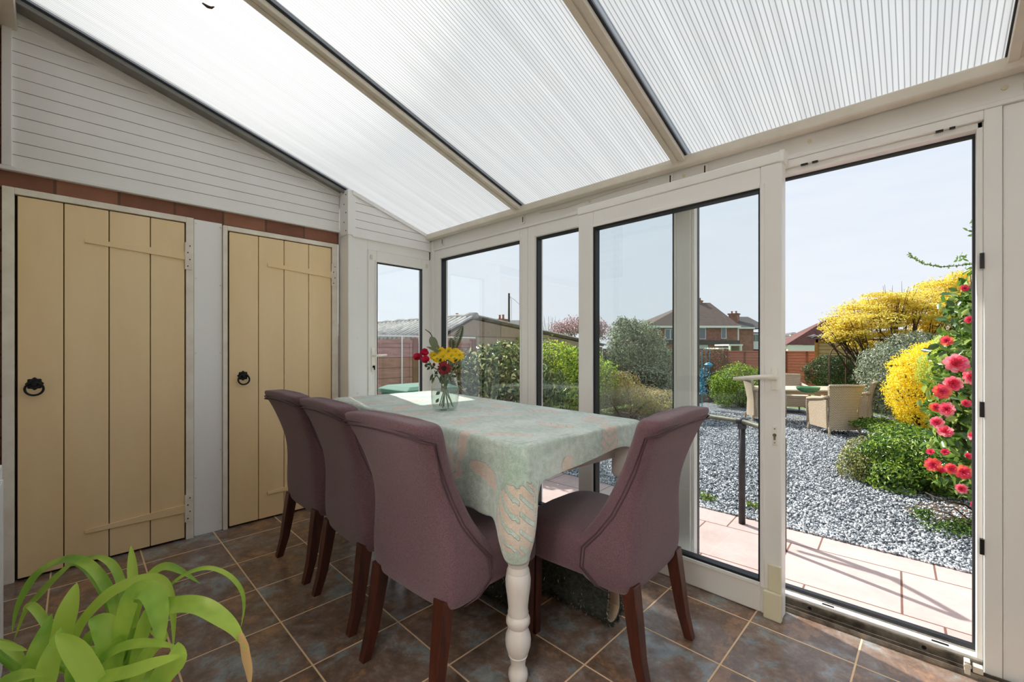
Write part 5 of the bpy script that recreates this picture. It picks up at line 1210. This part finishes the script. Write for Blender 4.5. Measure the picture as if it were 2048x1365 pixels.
# --- wicker furniture
def mk_wicker():
    m, nt, out = nmat('pale woven wicker'); L = nt.links.new
    p = N(nt, 'ShaderNodeBsdfPrincipled', i_Roughness=.65); L(p.outputs[0], out.inputs[0])
    t = N(nt, 'ShaderNodeTexCoord'); sp = N(nt, 'ShaderNodeSeparateXYZ'); L(t.outputs['Object'], sp.inputs[0])
    a = N(nt, 'ShaderNodeMath', operation='ADD'); L(sp.outputs[0], a.inputs[0]); L(sp.outputs[1], a.inputs[1])
    cb = N(nt, 'ShaderNodeCombineXYZ'); L(a.outputs[0], cb.inputs[0]); L(sp.outputs[2], cb.inputs[1])
    b = N(nt, 'ShaderNodeTexBrick', i_Scale=1); b.offset = .5
    b.inputs['Color1'].default_value = s2l((242, 228, 206))+(1,); b.inputs['Color2'].default_value = s2l((226, 210, 186))+(1,); b.inputs['Mortar'].default_value = s2l((154, 132, 104))+(1,)
    b.inputs['Mortar Size'].default_value = .0045; b.inputs['Brick Width'].default_value = .036; b.inputs['Row Height'].default_value = .015; L(cb.outputs[0], b.inputs['Vector']); L(b.outputs[0], p.inputs['Base Color'])
    bp = N(nt, 'ShaderNodeBump', i_Strength=.7, i_Distance=.008); bp.invert = True; L(b.outputs['Fac'], bp.inputs['Height']); L(bp.outputs[0], p.inputs['Normal'])
    return m
M['wick'] = mk_wicker()
def wicker_chair(label):
    t = empty('wicker_armchair', (0, 0, 0), label, 'chair', 'wicker garden armchairs round the outdoor table')
    q = MB(); rings = []
    for z, y, hw, th in ((.10, -.27, .235, .05), (.20, -.265, .23, .05), (.42, -.26, .215, .05), (.60, -.285, .235, .05), (.78, -.32, .265, .045), (.83, -.335, .275, .05), (.845, -.34, .27, .06)):
        rings.append([(x, y-(.02*(1-(x/hw)**2)), z) for x in np.linspace(-hw, hw, 9)]+[(x, y+th-(.02*(1-(x/hw)**2)), z) for x in np.linspace(hw, -hw, 9)])
    q.loft(rings); q.build('backrest', M['wick'], t, auto=40)
    q = MB(); q.tube([(x, -.34-.02*(1-(x/.28)**2), .845+.008*(1-(x/.28)**2)) for x in np.linspace(-.28, .28, 11)], .022, 8); q.build('top_roll', M['wick'], t, smooth=True)
    for s in (-1, 1):
        q = MB(); rr2 = []
        for z, y0, y1, x in ((.11, -.23, .27, .255), (.30, -.23, .28, .262), (.50, -.24, .285, .272), (.60, -.25, .27, .278)):
            rr2.append([(s*x, y0, z), (s*(x-.03), y0, z), (s*(x-.03), y1, z-(.0 if z < .55 else .03)), (s*x, y1, z-(.0 if z < .55 else .03))])
        q.loft(rr2); q.build('side_panel', M['wick'], t)
        q = MB(); q.tube([(s*.262, -.28, .66), (s*.268, -.15, .625), (s*.272, .1, .60), (s*.27, .27, .575), (s*.265, .295, .50), (s*.26, .29, .12)], [.024, .03, .032, .03, .024, .02], 10); q.build('armrest', M['wick'], t, smooth=True)
    q = MB(); q.box(-.235, .235, -.23, .28, .33, .40); q.box(-.235, .235, .25, .28, .14, .33); q.build('seat', M['wick'], t, bevel=.01)
    for sx_, sy_ in ((-.235, -.275), (.235, -.275), (-.25, .265), (.25, .265)):
        q = MB(); q.tube([(sx_, sy_, .14), (sx_*1.05, sy_*1.07, 0)], [.022, .017], 8); q.build('leg', M['wick'], t)
    return t
def gpt(u, v): p = onz(u, v, GZ); return Vector((p.x, p.y, GZ))
def face(o, d): o.rotation_euler.z = math.atan2(-d[0], d[1])
wc = wicker_chair('wicker garden armchair nearest the house, seen from behind at the table')
wa, wb_ = gpt(1662, 873), gpt(1719, 873); fr_ = gpt(1625, 858)
ctr = (wa+wb_)/2
d_ = Vector((-.62, .78, 0)); wc.location = ctr+d_*.30; face(wc, d_); wc.scale = (1.0,)*3
w2 = copy_tree(wc); w2['label'] = 'wicker garden armchair tucked behind the nearest one, beside the silvery shrub'; w2.location = gpt(1722, 860)+Vector((-.15, .5, 0)); face(w2, (-.95, .05))
w3 = copy_tree(wc); w3['label'] = 'wicker garden armchair left of the outdoor table, seen through the sliding door glass'; w3.location = gpt(1515, 842)+Vector((.1, .1, 0)); face(w3, (.85, .5))
w4 = copy_tree(wc); w4['label'] = 'wicker garden armchair at the far side of the outdoor table, only its back showing'; w4.location = gpt(1578, 826)+Vector((0, .3, 0)); face(w4, (.45, -.9))
M['stonetop'] = pbr('pale stone table top', (214, 198, 172), .3, (200, 184, 160), 6); M['gtimber'] = pbr('pale timber table leg', (196, 168, 132), .7)
tc_ = Vector((-1.72, 10.55, GZ)); gt = empty('garden_table', tc_, 'pale stone-topped garden table with wicker chairs around it', 'table')
def rot(px_, py_, a): return (px_*math.cos(a)-py_*math.sin(a), px_*math.sin(a)+py_*math.cos(a))
AG = math.radians(38)
def TGt(x, y, z): a, b = rot(x, y, AG); return (tc_.x+a, tc_.y+b, GZ+z)
q = MB(TGt); q.box(-.76, .76, -.46, .46, .635, .665); q.build('tabletop', M['stonetop'], gt, bevel=.006)
q = MB(TGt); q.box(-.68, .68, -.38, .38, .56, .634); q.build('apron', M['wick'], gt)
for a, b in ((-.66, -.36), (.66, -.36), (-.66, .36), (.66, .36)):
    q = MB(TGt); q.box(a-.05, a+.05, b-.05, b+.05, 0, .56); q.build('leg', M['gtimber'], gt)
bp_ = at(1617, 783, 8.75); M['bowl'] = pbr('green glazed bowl', (70, 128, 84), .2, (60, 112, 74), 9)
bc = onz(1616, 785, GZ+.667); q = MB(); q.lathe([(0, 0), (.10, 0), (.12, .01), (.175, .05), (.19, .095), (.185, .10), (.165, .055), (.1, .02), (0, .015)], (bc.x, bc.y, GZ+.666), 32)
tag(q.build('bowl', M['bowl'], smooth=True), 'wide green glazed bowl standing on the garden table', 'bowl')

# --- ogee metal rose arch
ac = gpt(1700, 818); ar = empty('rose_arch', ac, 'thin rusty metal ogee rose arch in front of the dark hedge', 'arch')
M['rust'] = pbr('rusty rod', (96, 70, 56), .8)
def hoop(du, D):
    P_ = [(1659, 800), (1659, 712), (1664, 700), (1676, 692), (1696, 682), (1704, 672), (1704, 655)]
    A = [at(u+du, v, D) for u, v in P_]
    mid = at(1704+du, 700, D); rv = Vector((CS, CC, 0))
    B = [p+rv*2*((mid-p).dot(rv)) for p in A]
    return A, B
A1, B1 = hoop(0, 10.2); A2, B2 = hoop(33, 10.6)
q = MB()
for P_ in (A1, B1, A2, B2):
    P_[0].z = GZ; q.tube(P_, .014, 6)
for a, b in ((A1[-2], A2[-2]), (A1[3], A2[3]), (A1[1], A2[1])): q.tube([a, b], .007, 5)
a = A1[0].copy(); a.z = .0; b = A2[0].copy(); b.z = 0.; q.tube([a, b], .007, 5)
q.build('frame', M['rust'], ar, smooth=True)

# --- planting
lm = leafm
def D3(u, v, D): p = at(u, v, D); return (p.x, p.y, p.z)
def B(u, v, D, ru, rv, dep=None): # blob from its centre and its half sizes in metres at that distance
    p = at(u, v, D); a = ru*D/F; b = rv*D/F; return (p.x, p.y, p.z, a, dep or a, b)
yel = [lm('golden acer leaf', (242, 220, 92), .5), lm('yellow acer leaf', (250, 236, 130), .5), lm('olive acer leaf', (206, 194, 84), .45), lm('orange acer tip', (238, 200, 104), .45)]
# layered golden acer
DA = 10.2
def tree(name, label, blobs, n, L_, W_, mats, weights, seed, base, limbs, r0=.06, cat='tree', inner=.35, group=None, flat=False):
    rng = np.random.default_rng(seed); rd = random.Random(seed)
    b0 = Vector(base); e = empty(name, b0, label, cat, group)
    if flat:
        sub = []
        for bl in blobs:
            for _ in range(8):
                f = rd.uniform(.35, .6); sub.append((bl[0]+rd.uniform(-.7, .7)*bl[3], bl[1]+rd.uniform(-.7, .7)*bl[4], bl[2]+rd.uniform(-.85, .85)*bl[5], bl[3]*f, bl[4]*f, bl[5]*.24))
        P, Q = cloud_pts(sub, int(n*.6), rng, .2); P2, Q2 = cloud_pts(blobs, int(n*.45), rng, inner); P = np.vstack([P, P2]); Q = np.vstack([Q, Q2])*np.array([.5, .5, 1.5])
    else: P, Q = cloud_pts(blobs, n, rng, inner)
    leaf_mesh('foliage', P, Q, L_, W_, mats, rng, e, .2, weights, .1)
    s = MB()
    for i in range(limbs):
        bl = blobs[i % len(blobs)]; tp = Vector(bl[:3])+Vector((rd.uniform(-.8, .8)*bl[3], rd.uniform(-.8, .8)*bl[4], rd.uniform(-.2, .8)*bl[5]))
        mid = b0.lerp(tp, .55)+Vector((rd.uniform(-.1, .1), rd.uniform(-.1, .1), -.10))
        s.tube([b0+Vector((rd.uniform(-.04, .04), rd.uniform(-.04, .04), 0)), b0.lerp(mid, .5)+Vector((0, 0, .12)), mid, mid.lerp(tp, .6)+Vector((0, 0, .02)), tp], [r0, r0*.7, r0*.45, r0*.25, r0*.1], 6)
        for k in range(3):
            t2 = tp+Vector((rd.uniform(-.35, .35), rd.uniform(-.35, .35), rd.uniform(-.05, .2))); s.tube([mid.lerp(tp, .3+.2*k), mid.lerp(t2, .7), t2], [r0*.25, r0*.15, r0*.05], 5)
    s.build('branch', M['twig'], e, smooth=True); return e
tb_ = at(1778, 700, DA); tree('golden_acer', 'spreading golden-yellow acer tree above the shed and hedge', [
    B(1690, 648, DA, 42, 20), B(1722, 618, DA, 50, 18), B(1770, 598, DA, 45, 15), B(1735, 640, DA-.4, 60, 20), B(1800, 612, DA, 60, 16), B(1850, 600, DA, 60, 20), B(1890, 580, DA+.4, 60, 24), B(1930, 568, DA, 55, 26), B(1700, 668, DA-.3, 45, 16), B(1675, 672, DA, 30, 14), B(1850, 630, DA-.2, 70, 18), B(1920, 610, DA, 60, 25), B(1800, 640, DA+.5, 60, 14), B(1790, 668, DA-.3, 40, 8), B(1735, 690, DA, 40, 10), B(1900, 645, DA+.3, 60, 24), B(1860, 672, DA+.2, 60, 14)],
    40000, .055, .026, yel, [.40, .30, .22, .08], 7, (tb_.x, tb_.y, GZ), 40, .05, flat=True)
gy = lm('grey green olive leaf', (196, 206, 172), .3); gd = lm('dark olive leaf', (112, 114, 92), .25); gm = lm('mid olive leaf', (154, 166, 128), .3)
shrub('hedge', 'clipped dark green rounded hedge in front of the timber shed', 'hedge', [B(1660, 747, 11.4, 42, 34, .4), B(1705, 744, 11.6, 48, 36, .4), B(1738, 747, 11.7, 30, 30, .4)], 15000, .05, .018, [lm('dark yew leaf', (58, 76, 42), .2), lm('yew leaf', (82, 104, 52), .25)], 11, inner=.75)
sv = [lm('silver leaf', (200, 206, 186), .2, .35), lm('grey sage leaf', (142, 156, 122), .25), lm('dark sage leaf', (92, 104, 76), .2)]
shrub('silver_shrub', 'rounded silvery-green small-leaved shrub right of the garden chairs', 'shrub', [B(1775, 745, 8.4, 50, 62, .6), B(1815, 728, 8.8, 50, 60, .6), B(1770, 790, 8.2, 42, 45, .5), B(1845, 700, 9.2, 40, 36, .5)], 22000, .038, .018, sv, 12, inner=.7, stems=10)
fy = [lm('forsythia yellow flower', (255, 240, 84), .4), lm('forsythia deep yellow', (254, 226, 50), .4)]
shrub('forsythia', 'bright yellow flowering forsythia between the silvery shrub and camellia', 'shrub', [B(1838, 742, 6.8, 44, 46, .35), B(1818, 785, 6.7, 40, 50, .35), B(1845, 828, 6.6, 44, 34, .35), B(1868, 720, 7.0, 36, 36, .3)], 13000, .030, .022, fy, 13, inner=.72, stems=14)
shrub('lime_shrub', 'feathery lime-green shrub growing between the forsythia and camellia', 'shrub', [B(1890, 745, 6.2, 42, 52, .35), B(1905, 700, 6.2, 30, 36, .3)], 7000, .03, .014, [lm('lime leaf', (184, 204, 82), .4), lm('light lime leaf', (206, 220, 110), .4)], 14, inner=.7)
gs_ = [lm('glossy green leaf', (104, 140, 50), .35, .3), lm('yellow green leaf', (160, 184, 70), .4, .35), lm('dark green leaf', (60, 92, 38), .25, .3)]
shrub('evergreen_shrub', 'glossy light-green shrub spilling over the chippings below the camellia', 'shrub', [B(1760, 925, 4.9, 50, 42, .3), B(1810, 918, 4.7, 60, 52, .35), B(1860, 925, 4.5, 60, 60, .35), B(1830, 885, 5.2, 70, 28, .4), B(1790, 960, 4.5, 45, 34, .25), B(1900, 950, 4.3, 40, 50, .3)], 11000, .048, .019, gs_, 15, inner=.6, stems=12, stemr=.007)
shrub('ground_cover', 'low variegated creeping plant at the left foot of the glossy green shrub', 'shrub', [B(1706, 935, 4.9, 26, 34, .2), B(1728, 905, 5.2, 30, 30, .25), B(1735, 945, 4.8, 26, 32, .2)], 5200, .022, .014, [lm('pale variegated leaf', (204, 200, 128), .3), lm('small dark leaf', (84, 96, 54), .25), lm('small olive leaf', (132, 136, 76), .3)], 16, inner=.7)
shrub('ground_cover', 'low green leafy cover at the foot of the silvery shrub', 'shrub', [B(1765, 850, 7.0, 50, 12, .4), B(1800, 862, 6.4, 45, 12, .4)], 3500, .05, .02, gs_, 17, inner=.6)
shrub('seedling', 'small dark leafy sprig lying over the chippings under the camellia', 'shrub', [B(1888, 1062, 3.45, 44, 18, .14), B(1925, 1055, 3.45, 34, 16, .12), B(1848, 1030, 3.7, 20, 16, .1)], 700, .034, .014, [gs_[2], gs_[0]], 18, inner=.2, stems=7, stemr=.004, base=tuple(onz(1960, 1058, GZ)))
for k, (u, v, lb) in enumerate(((1392, 993, 'small green weed in the chippings left of the handrail post'), (1415, 1003, 'small green weed in the chippings just beside the handrail post'), (1508, 1018, 'small green weed in the chippings right of the handrail post'))):
    p = gpt(u, v); shrub('weed', lb, 'weed', [(p.x, p.y, GZ+.03, .09, .06, .035)], 90, .035, .012, [gs_[0], gs_[1]], 60+k, inner=.1, stems=3, stemr=.002)
# camellia with blooms
cg = [lm('camellia leaf', (112, 146, 62), .35, .25, spec=.7), lm('camellia light leaf', (176, 198, 104), .4, .25), lm('camellia dark leaf', (68, 98, 46), .25, .22, spec=.7)]
DC = 3.55; rng = np.random.default_rng(21); cb_ = onz(2010, 1075, GZ)
ce = empty('camellia', Vector((cb_.x, cb_.y, GZ)), 'tall camellia bush with coral pink blooms beside the right door jamb', 'shrub')
blobs = [B(1935, 640, DC+.1, 42, 60, .25), B(1930, 730, DC, 55, 60, .28), B(1925, 800, DC, 60, 55, .3), B(1920, 880, DC, 52, 55, .3), B(1935, 945, DC, 48, 55, .28), B(1965, 580, DC+.1, 36, 50, .22), B(2000, 800, DC, 70, 150, .35), B(2000, 640, DC, 60, 90, .3)]
P, Q = cloud_pts(blobs, 2600, rng, .4); leaf_mesh('foliage', P, Q, .084, .044, cg, rng, ce, .22, [.5, .2, .3], .1)
q = MB(); rd = random.Random(5)
for i in range(16):
    bl = blobs[i % len(blobs)]; tp = Vector(bl[:3])+Vector((rd.uniform(-.7, .7)*bl[3], rd.uniform(-.7, .7)*bl[4], rd.uniform(-.5, .7)*bl[5])); st = Vector((cb_.x, cb_.y, GZ)); mid = st.lerp(tp, .6)+Vector((rd.uniform(-.06, .06), rd.uniform(-.06, .06), .05))
    q.tube([st, st.lerp(mid, .5), mid, tp], [.018, .013, .008, .003], 6)
q.tube([Vector((cb_.x, cb_.y, GZ+.25)), at(1975, 1042, 3.6), at(1930, 1010, 3.6), at(1880, 1000, 3.7), at(1850, 985, 3.8)], [.014, .011, .009, .006, .003], 6)
q.build('stem', M['bark'], ce, smooth=True)
M['cam1'] = lm('coral camellia petal', (246, 118, 140), .3, .5, (252, 188, 190), 22); M['cam2'] = lm('orange edged camellia petal', (248, 150, 96), .3, .5, (240, 90, 110), 16); M['cam3'] = lm('camellia inner petal', (230, 70, 104), .3, .5, (242, 110, 136), 30)
fl_ = [(1913, 727, 24, 0), (1906, 768, 18, 0), (1945, 755, 18, 0), (1884, 783, 18, 1), (1893, 819, 17, 0), (1872, 815, 12, 1), (1874, 845, 14, 0), (1890, 863, 16, 0), (1948, 872, 12, 0), (1866, 930, 16, 1), (1902, 938, 13, 1), (1927, 945, 17, 1), (1923, 978, 12, 0), (1893, 682, 13, 1), (1932, 808, 9, 2), (1880, 941, 10, 2), (1940, 640, 9, 2), (1930, 577, 8, 2), (1946, 1012, 9, 2), (1890, 905, 8, 2), (1862, 905, 8, 2), (1936, 914, 8, 2)]
for (u, v, r_, k) in fl_:
    c = at(u, v, DC-.36+.12*rd.random()); q = MB(); ax = (axis_to(c)+Vector((rd.uniform(-.5, .5), rd.uniform(-.5, .5), rd.uniform(-.1, .6)))).normalized(); R = r_*.80/F*DC
    if k < 2: bloom(q, c-ax*R*.2, ax, R, [(9, 1, .08, .10, 0), (8, .84, .35, .2, 0), (7, .64, .75, .3, 1), (6, .42, 1.3, .3, 1), (4, .26, 2.0, .3, 1)], R*.62, 0, rd)
    else: bloom(q, c-ax*R*.4, ax, R, [(6, 1, .9, .1), (5, .8, 1.4, 0), (4, .6, 2.0, 0)], R*.85, 0, rd)
    q.build('flower' if k < 2 else 'flower_bud', [[M['cam1'], M['cam3']], [M['cam2'], M['cam3']], [M['cam3']]][k], ce, smooth=True)
# arching climber shoot against the sky
cl0 = Vector((cb_.x+.35, cb_.y-.1, GZ)); cr_ = empty('climber_shoot', cl0, 'long arching climber shoot with small leaves against the sky, top right of the door', 'branch')
path = [at(1818, 508, 3.5), at(1832, 519, 3.5), at(1852, 529, 3.5), at(1878, 534, 3.5), at(1905, 533, 3.5), at(1930, 530, 3.5), at(1955, 527, 3.5), at(2005, 545, 3.5), at(2040, 640, 3.55), cl0]
q = MB(); q.tube(path, [.001, .0016, .002, .002, .0025, .003, .003, .004, .006, .012], 6)
q.tube([at(2005, 545, 3.5), at(1975, 500, 3.5), at(1950, 470, 3.5), at(1946, 440, 3.5)], [.004, .003, .002, .001], 5); q.build('stem', M['twig'], cr_, smooth=True)
q = MB()
for i in range(len(path)-3):
    for k in range(4):
        f = k/4; c = path[i].lerp(path[i+1], f)
        for j in range(3): leaf(q, c, c+Vector((rd.uniform(-1, 1), rd.uniform(-1, 1), rd.uniform(-.4, 1))).normalized()*.022, .016, CAMD)
for (u, v) in ((1942, 455), (1946, 470), (1936, 462), (1925, 518), (1915, 520), (1920, 512), (1948, 440)):
    c = at(u, v, 3.5)
    for j in range(3): leaf(q, c, c+Vector((rd.uniform(-1, 1), rd.uniform(-1, 1), rd.uniform(-.8, .8))).normalized()*.045, .02, CAMD)
q.build('foliage', cg[0], cr_)
# left side, from the house outwards
vg = [lm('cream edged laurel leaf', (222, 220, 160), .3, .35), lm('laurel leaf', (106, 132, 70), .3, .35), lm('dark laurel leaf', (62, 84, 50), .25, .35)]
shrub('variegated_laurel', 'large cream and green variegated laurel against the garage, behind the flowers', 'shrub', [B(985, 752, 6.2, 66, 60, .5), B(930, 742, 6.3, 34, 40, .35), B(1050, 778, 6.0, 52, 52, .5), B(1010, 715, 6.3, 40, 34, .3), B(950, 800, 6.2, 80, 60, .5), B(1050, 820, 6, 70, 50, .5)], 14000, .066, .028, vg, 31, weights=[.28, .44, .28], inner=.6, hang=.5)
lg = [lm('yellow lime leaf', (228, 236, 92), .45), lm('lime green leaf', (170, 202, 64), .4), lm('green leaf', (96, 132, 44), .3)]
shrub('euonymus', 'bright lime-green euonymus mound behind the middle windows', 'shrub', [B(1110, 725, 8.0, 52, 42, .6), B(1160, 735, 8.2, 44, 44, .6), B(1050, 700, 8.4, 34, 30, .5), B(1200, 765, 8.4, 36, 44, .5), B(1130, 780, 7.8, 70, 46, .6)], 13000, .05, .026, lg, 32, inner=.65)
shrub('broad_leaved_shrub', 'drooping long-leaved green shrub at the foot of the lime mound', 'shrub', [B(1085, 775, 5.6, 40, 45, .35), B(1095, 830, 5.5, 45, 40, .35)], 2600, .10, .022, [vg[1], vg[2], lm('pale long leaf', (170, 180, 110), .3)], 33, inner=.5, hang=1.2)
shrub('olive_tree', 'tall grey-green bushy evergreen left of the brick house', 'tree', [B(1262, 705, 10.2, 46, 52, .7), B(1300, 715, 10.4, 40, 46, .7), B(1250, 665, 10.3, 24, 28, .5), B(1290, 668, 10.3, 26, 24, .5), B(1320, 740, 10.2, 34, 42, .6), B(1285, 765, 10, 60, 46, .7), B(1246, 650, 10.3, 8, 18, .2), B(1268, 652, 10.3, 6, 16, .2), B(1240, 720, 10.2, 26, 36, .5)], 20000, .062, .022, [gy, gm, gd], 34, inner=.6)
shrub('bronze_shrub', 'bronze and gold mottled shrub in front of the grey-green evergreen', 'shrub', [B(1235, 775, 8.4, 44, 32, .5), B(1275, 800, 8.3, 46, 30, .5), B(1210, 800, 8.3, 30, 32, .4), B(1320, 800, 8.0, 30, 22, .4)], 9000, .035, .016, [lm('bronze leaf', (200, 166, 92), .35), lm('dull gold leaf', (216, 200, 112), .35), lm('grey leaf', (164, 160, 132), .3)], 35, inner=.6)
rng = np.random.default_rng(40); rd = random.Random(40)
gb = gpt(1300, 850); e = empty('grass_clump', gb, 'wispy clump of pale arching grasses behind the table end', 'plant'); q = MB()
for i in range(90):
    a = rd.uniform(0, 6.28); r_ = rd.uniform(.1, .5); h = rd.uniform(.3, .62); s_ = gb+Vector((rd.uniform(-.1, .1), rd.uniform(-.1, .1), 0)); q.tube([s_, s_+Vector((math.cos(a)*r_*.4, math.sin(a)*r_*.4, h*.8)), s_+Vector((math.cos(a)*r_, math.sin(a)*r_, h*.9))], [.004, .003, .0015], 3)
q.build('foliage', lm('pale grass blade', (150, 150, 110), .3), e)
shrub('red_brown_shrub', 'dark reddish-brown shrub against the far fence', 'shrub', [B(1425, 735, 12.6, 34, 36, .5), B(1400, 760, 12.4, 36, 34, .5), B(1440, 768, 12.2, 34, 24, .4)], 9000, .045, .02, [lm('red brown leaf', (122, 84, 56), .3), lm('dark brown leaf', (84, 66, 46), .2), lm('brown green leaf', (96, 92, 50), .3)], 36, inner=.6)
shrub('ball_shrub', 'round clipped lime-green bush left of the wicker chairs', 'shrub', [B(1480, 771, 11.0, 52, 39, .6), B(1516, 778, 10.9, 28, 31, .4), B(1450, 782, 10.9, 26, 28, .4)], 9500, .05, .026, [lm('fresh lime leaf', (170, 196, 50), .4), lm('fresh green leaf', (126, 160, 44), .4), lm('deep green leaf', (84, 110, 38), .3)], 37, inner=.8)  # three leaf greens mixed at random over the whole bush
# blossom tree and bare twigs over the fence
DB = 24; tree('blossom_tree', 'pink-tinged blossom tree behind the lime mound and fence', [B(1150, 652, DB, 34, 20, 1), B(1180, 655, DB, 34, 22, 1), B(1120, 660, DB, 22, 18, .8), B(1200, 662, DB, 22, 22, .8)], 2600, .11, .08, [lm('pale pink blossom', (206, 174, 178), .4), lm('mauve blossom', (170, 134, 140), .3)], None, 41, (at(1165, 712, DB).x, at(1165, 712, DB).y, GZ-.06), 20, .06, 'tree', .2)
bt = at(1100, 700, 26); bt.z = GZ-.06; e = empty('bare_tree', bt, 'bare leafless twiggy tree left of the blossom tree', 'tree'); q = MB()
for i in range(46):
    tp = at(rd.uniform(1082, 1122), rd.uniform(632, 672), 26+rd.uniform(-.6, .6)); q.tube([bt, bt.lerp(tp, .5)+Vector((rd.uniform(-.15, .15), 0, 0)), tp], [.03, .016, .006], 4)
q.build('branch', M['fgrey'], e)
# turquoise hanging mobile
M['turq'] = pbr('turquoise painted metal', (58, 150, 176), .4); hm = at(1404, 690, 10.5)
e = empty('wind_mobile', Vector((hm.x, hm.y, GZ)), 'turquoise wire garden ornament on thin rods left of the round bush', 'ornament'); q = MB()
for du in (-6, 8, 15): q.tube([at(1404+du, 695, 10.5), at(1404+du, 760, 10.5)], .006, 5)
q.tube([at(1404, 700, 10.5), Vector((at(1404, 800, 10.5).x, at(1404, 800, 10.5).y, GZ))], .010, 6); q.build('rod', M['turq'], e)
P = []; Q = []
for i in range(420):
    t_ = rd.random(); P.append(tuple(at(1403+rd.gauss(0, 5+3*math.sin(t_*9)), 738+t_*50, 10.5+rd.uniform(-.12, .12)))); Q.append((rd.gauss(0, 1), rd.gauss(0, 1), rd.gauss(0, 1)))
leaf_mesh('streamer', P, Q, .07, .02, [M['turq'], pbr('pale turquoise', (120, 190, 206), .4)], rng, e)
q = MB(); c = at(1417, 730, 10.5); q.lathe([(.0, -.07), (.07, -.05), (.10, 0), (.05, .05), (0, .06)], c, 12); q.build('fish_body', M['turq'], e)
# green tubs outside the end door
M['gplastic'] = pbr('green plastic', (60, 112, 96), .8)
gb_ = Vector((-3.95, 2.72, GZ)); e = empty('recycling_box', gb_, 'green plastic lidded box on a stand outside the end door', 'box')
q = MB(); q.loft([[(gb_.x+a*w, gb_.y+b*w*1.2, z) for a, b in ((-1, -1), (1, -1), (1, 1), (-1, 1))] for z, w in ((GZ, .20), (.66, .26))]); q.build('body', M['gplastic'], e, bevel=.02)
q = MB(); q.loft([[(gb_.x+a*w, gb_.y+b*w*1.2, z) for a, b in ((-1, -1), (1, -1), (1, 1), (-1, 1))] for z, w in ((.662, .285), (.70, .285), (.735, .22))]); q.build('lid', M['gplastic'], e, bevel=.012)
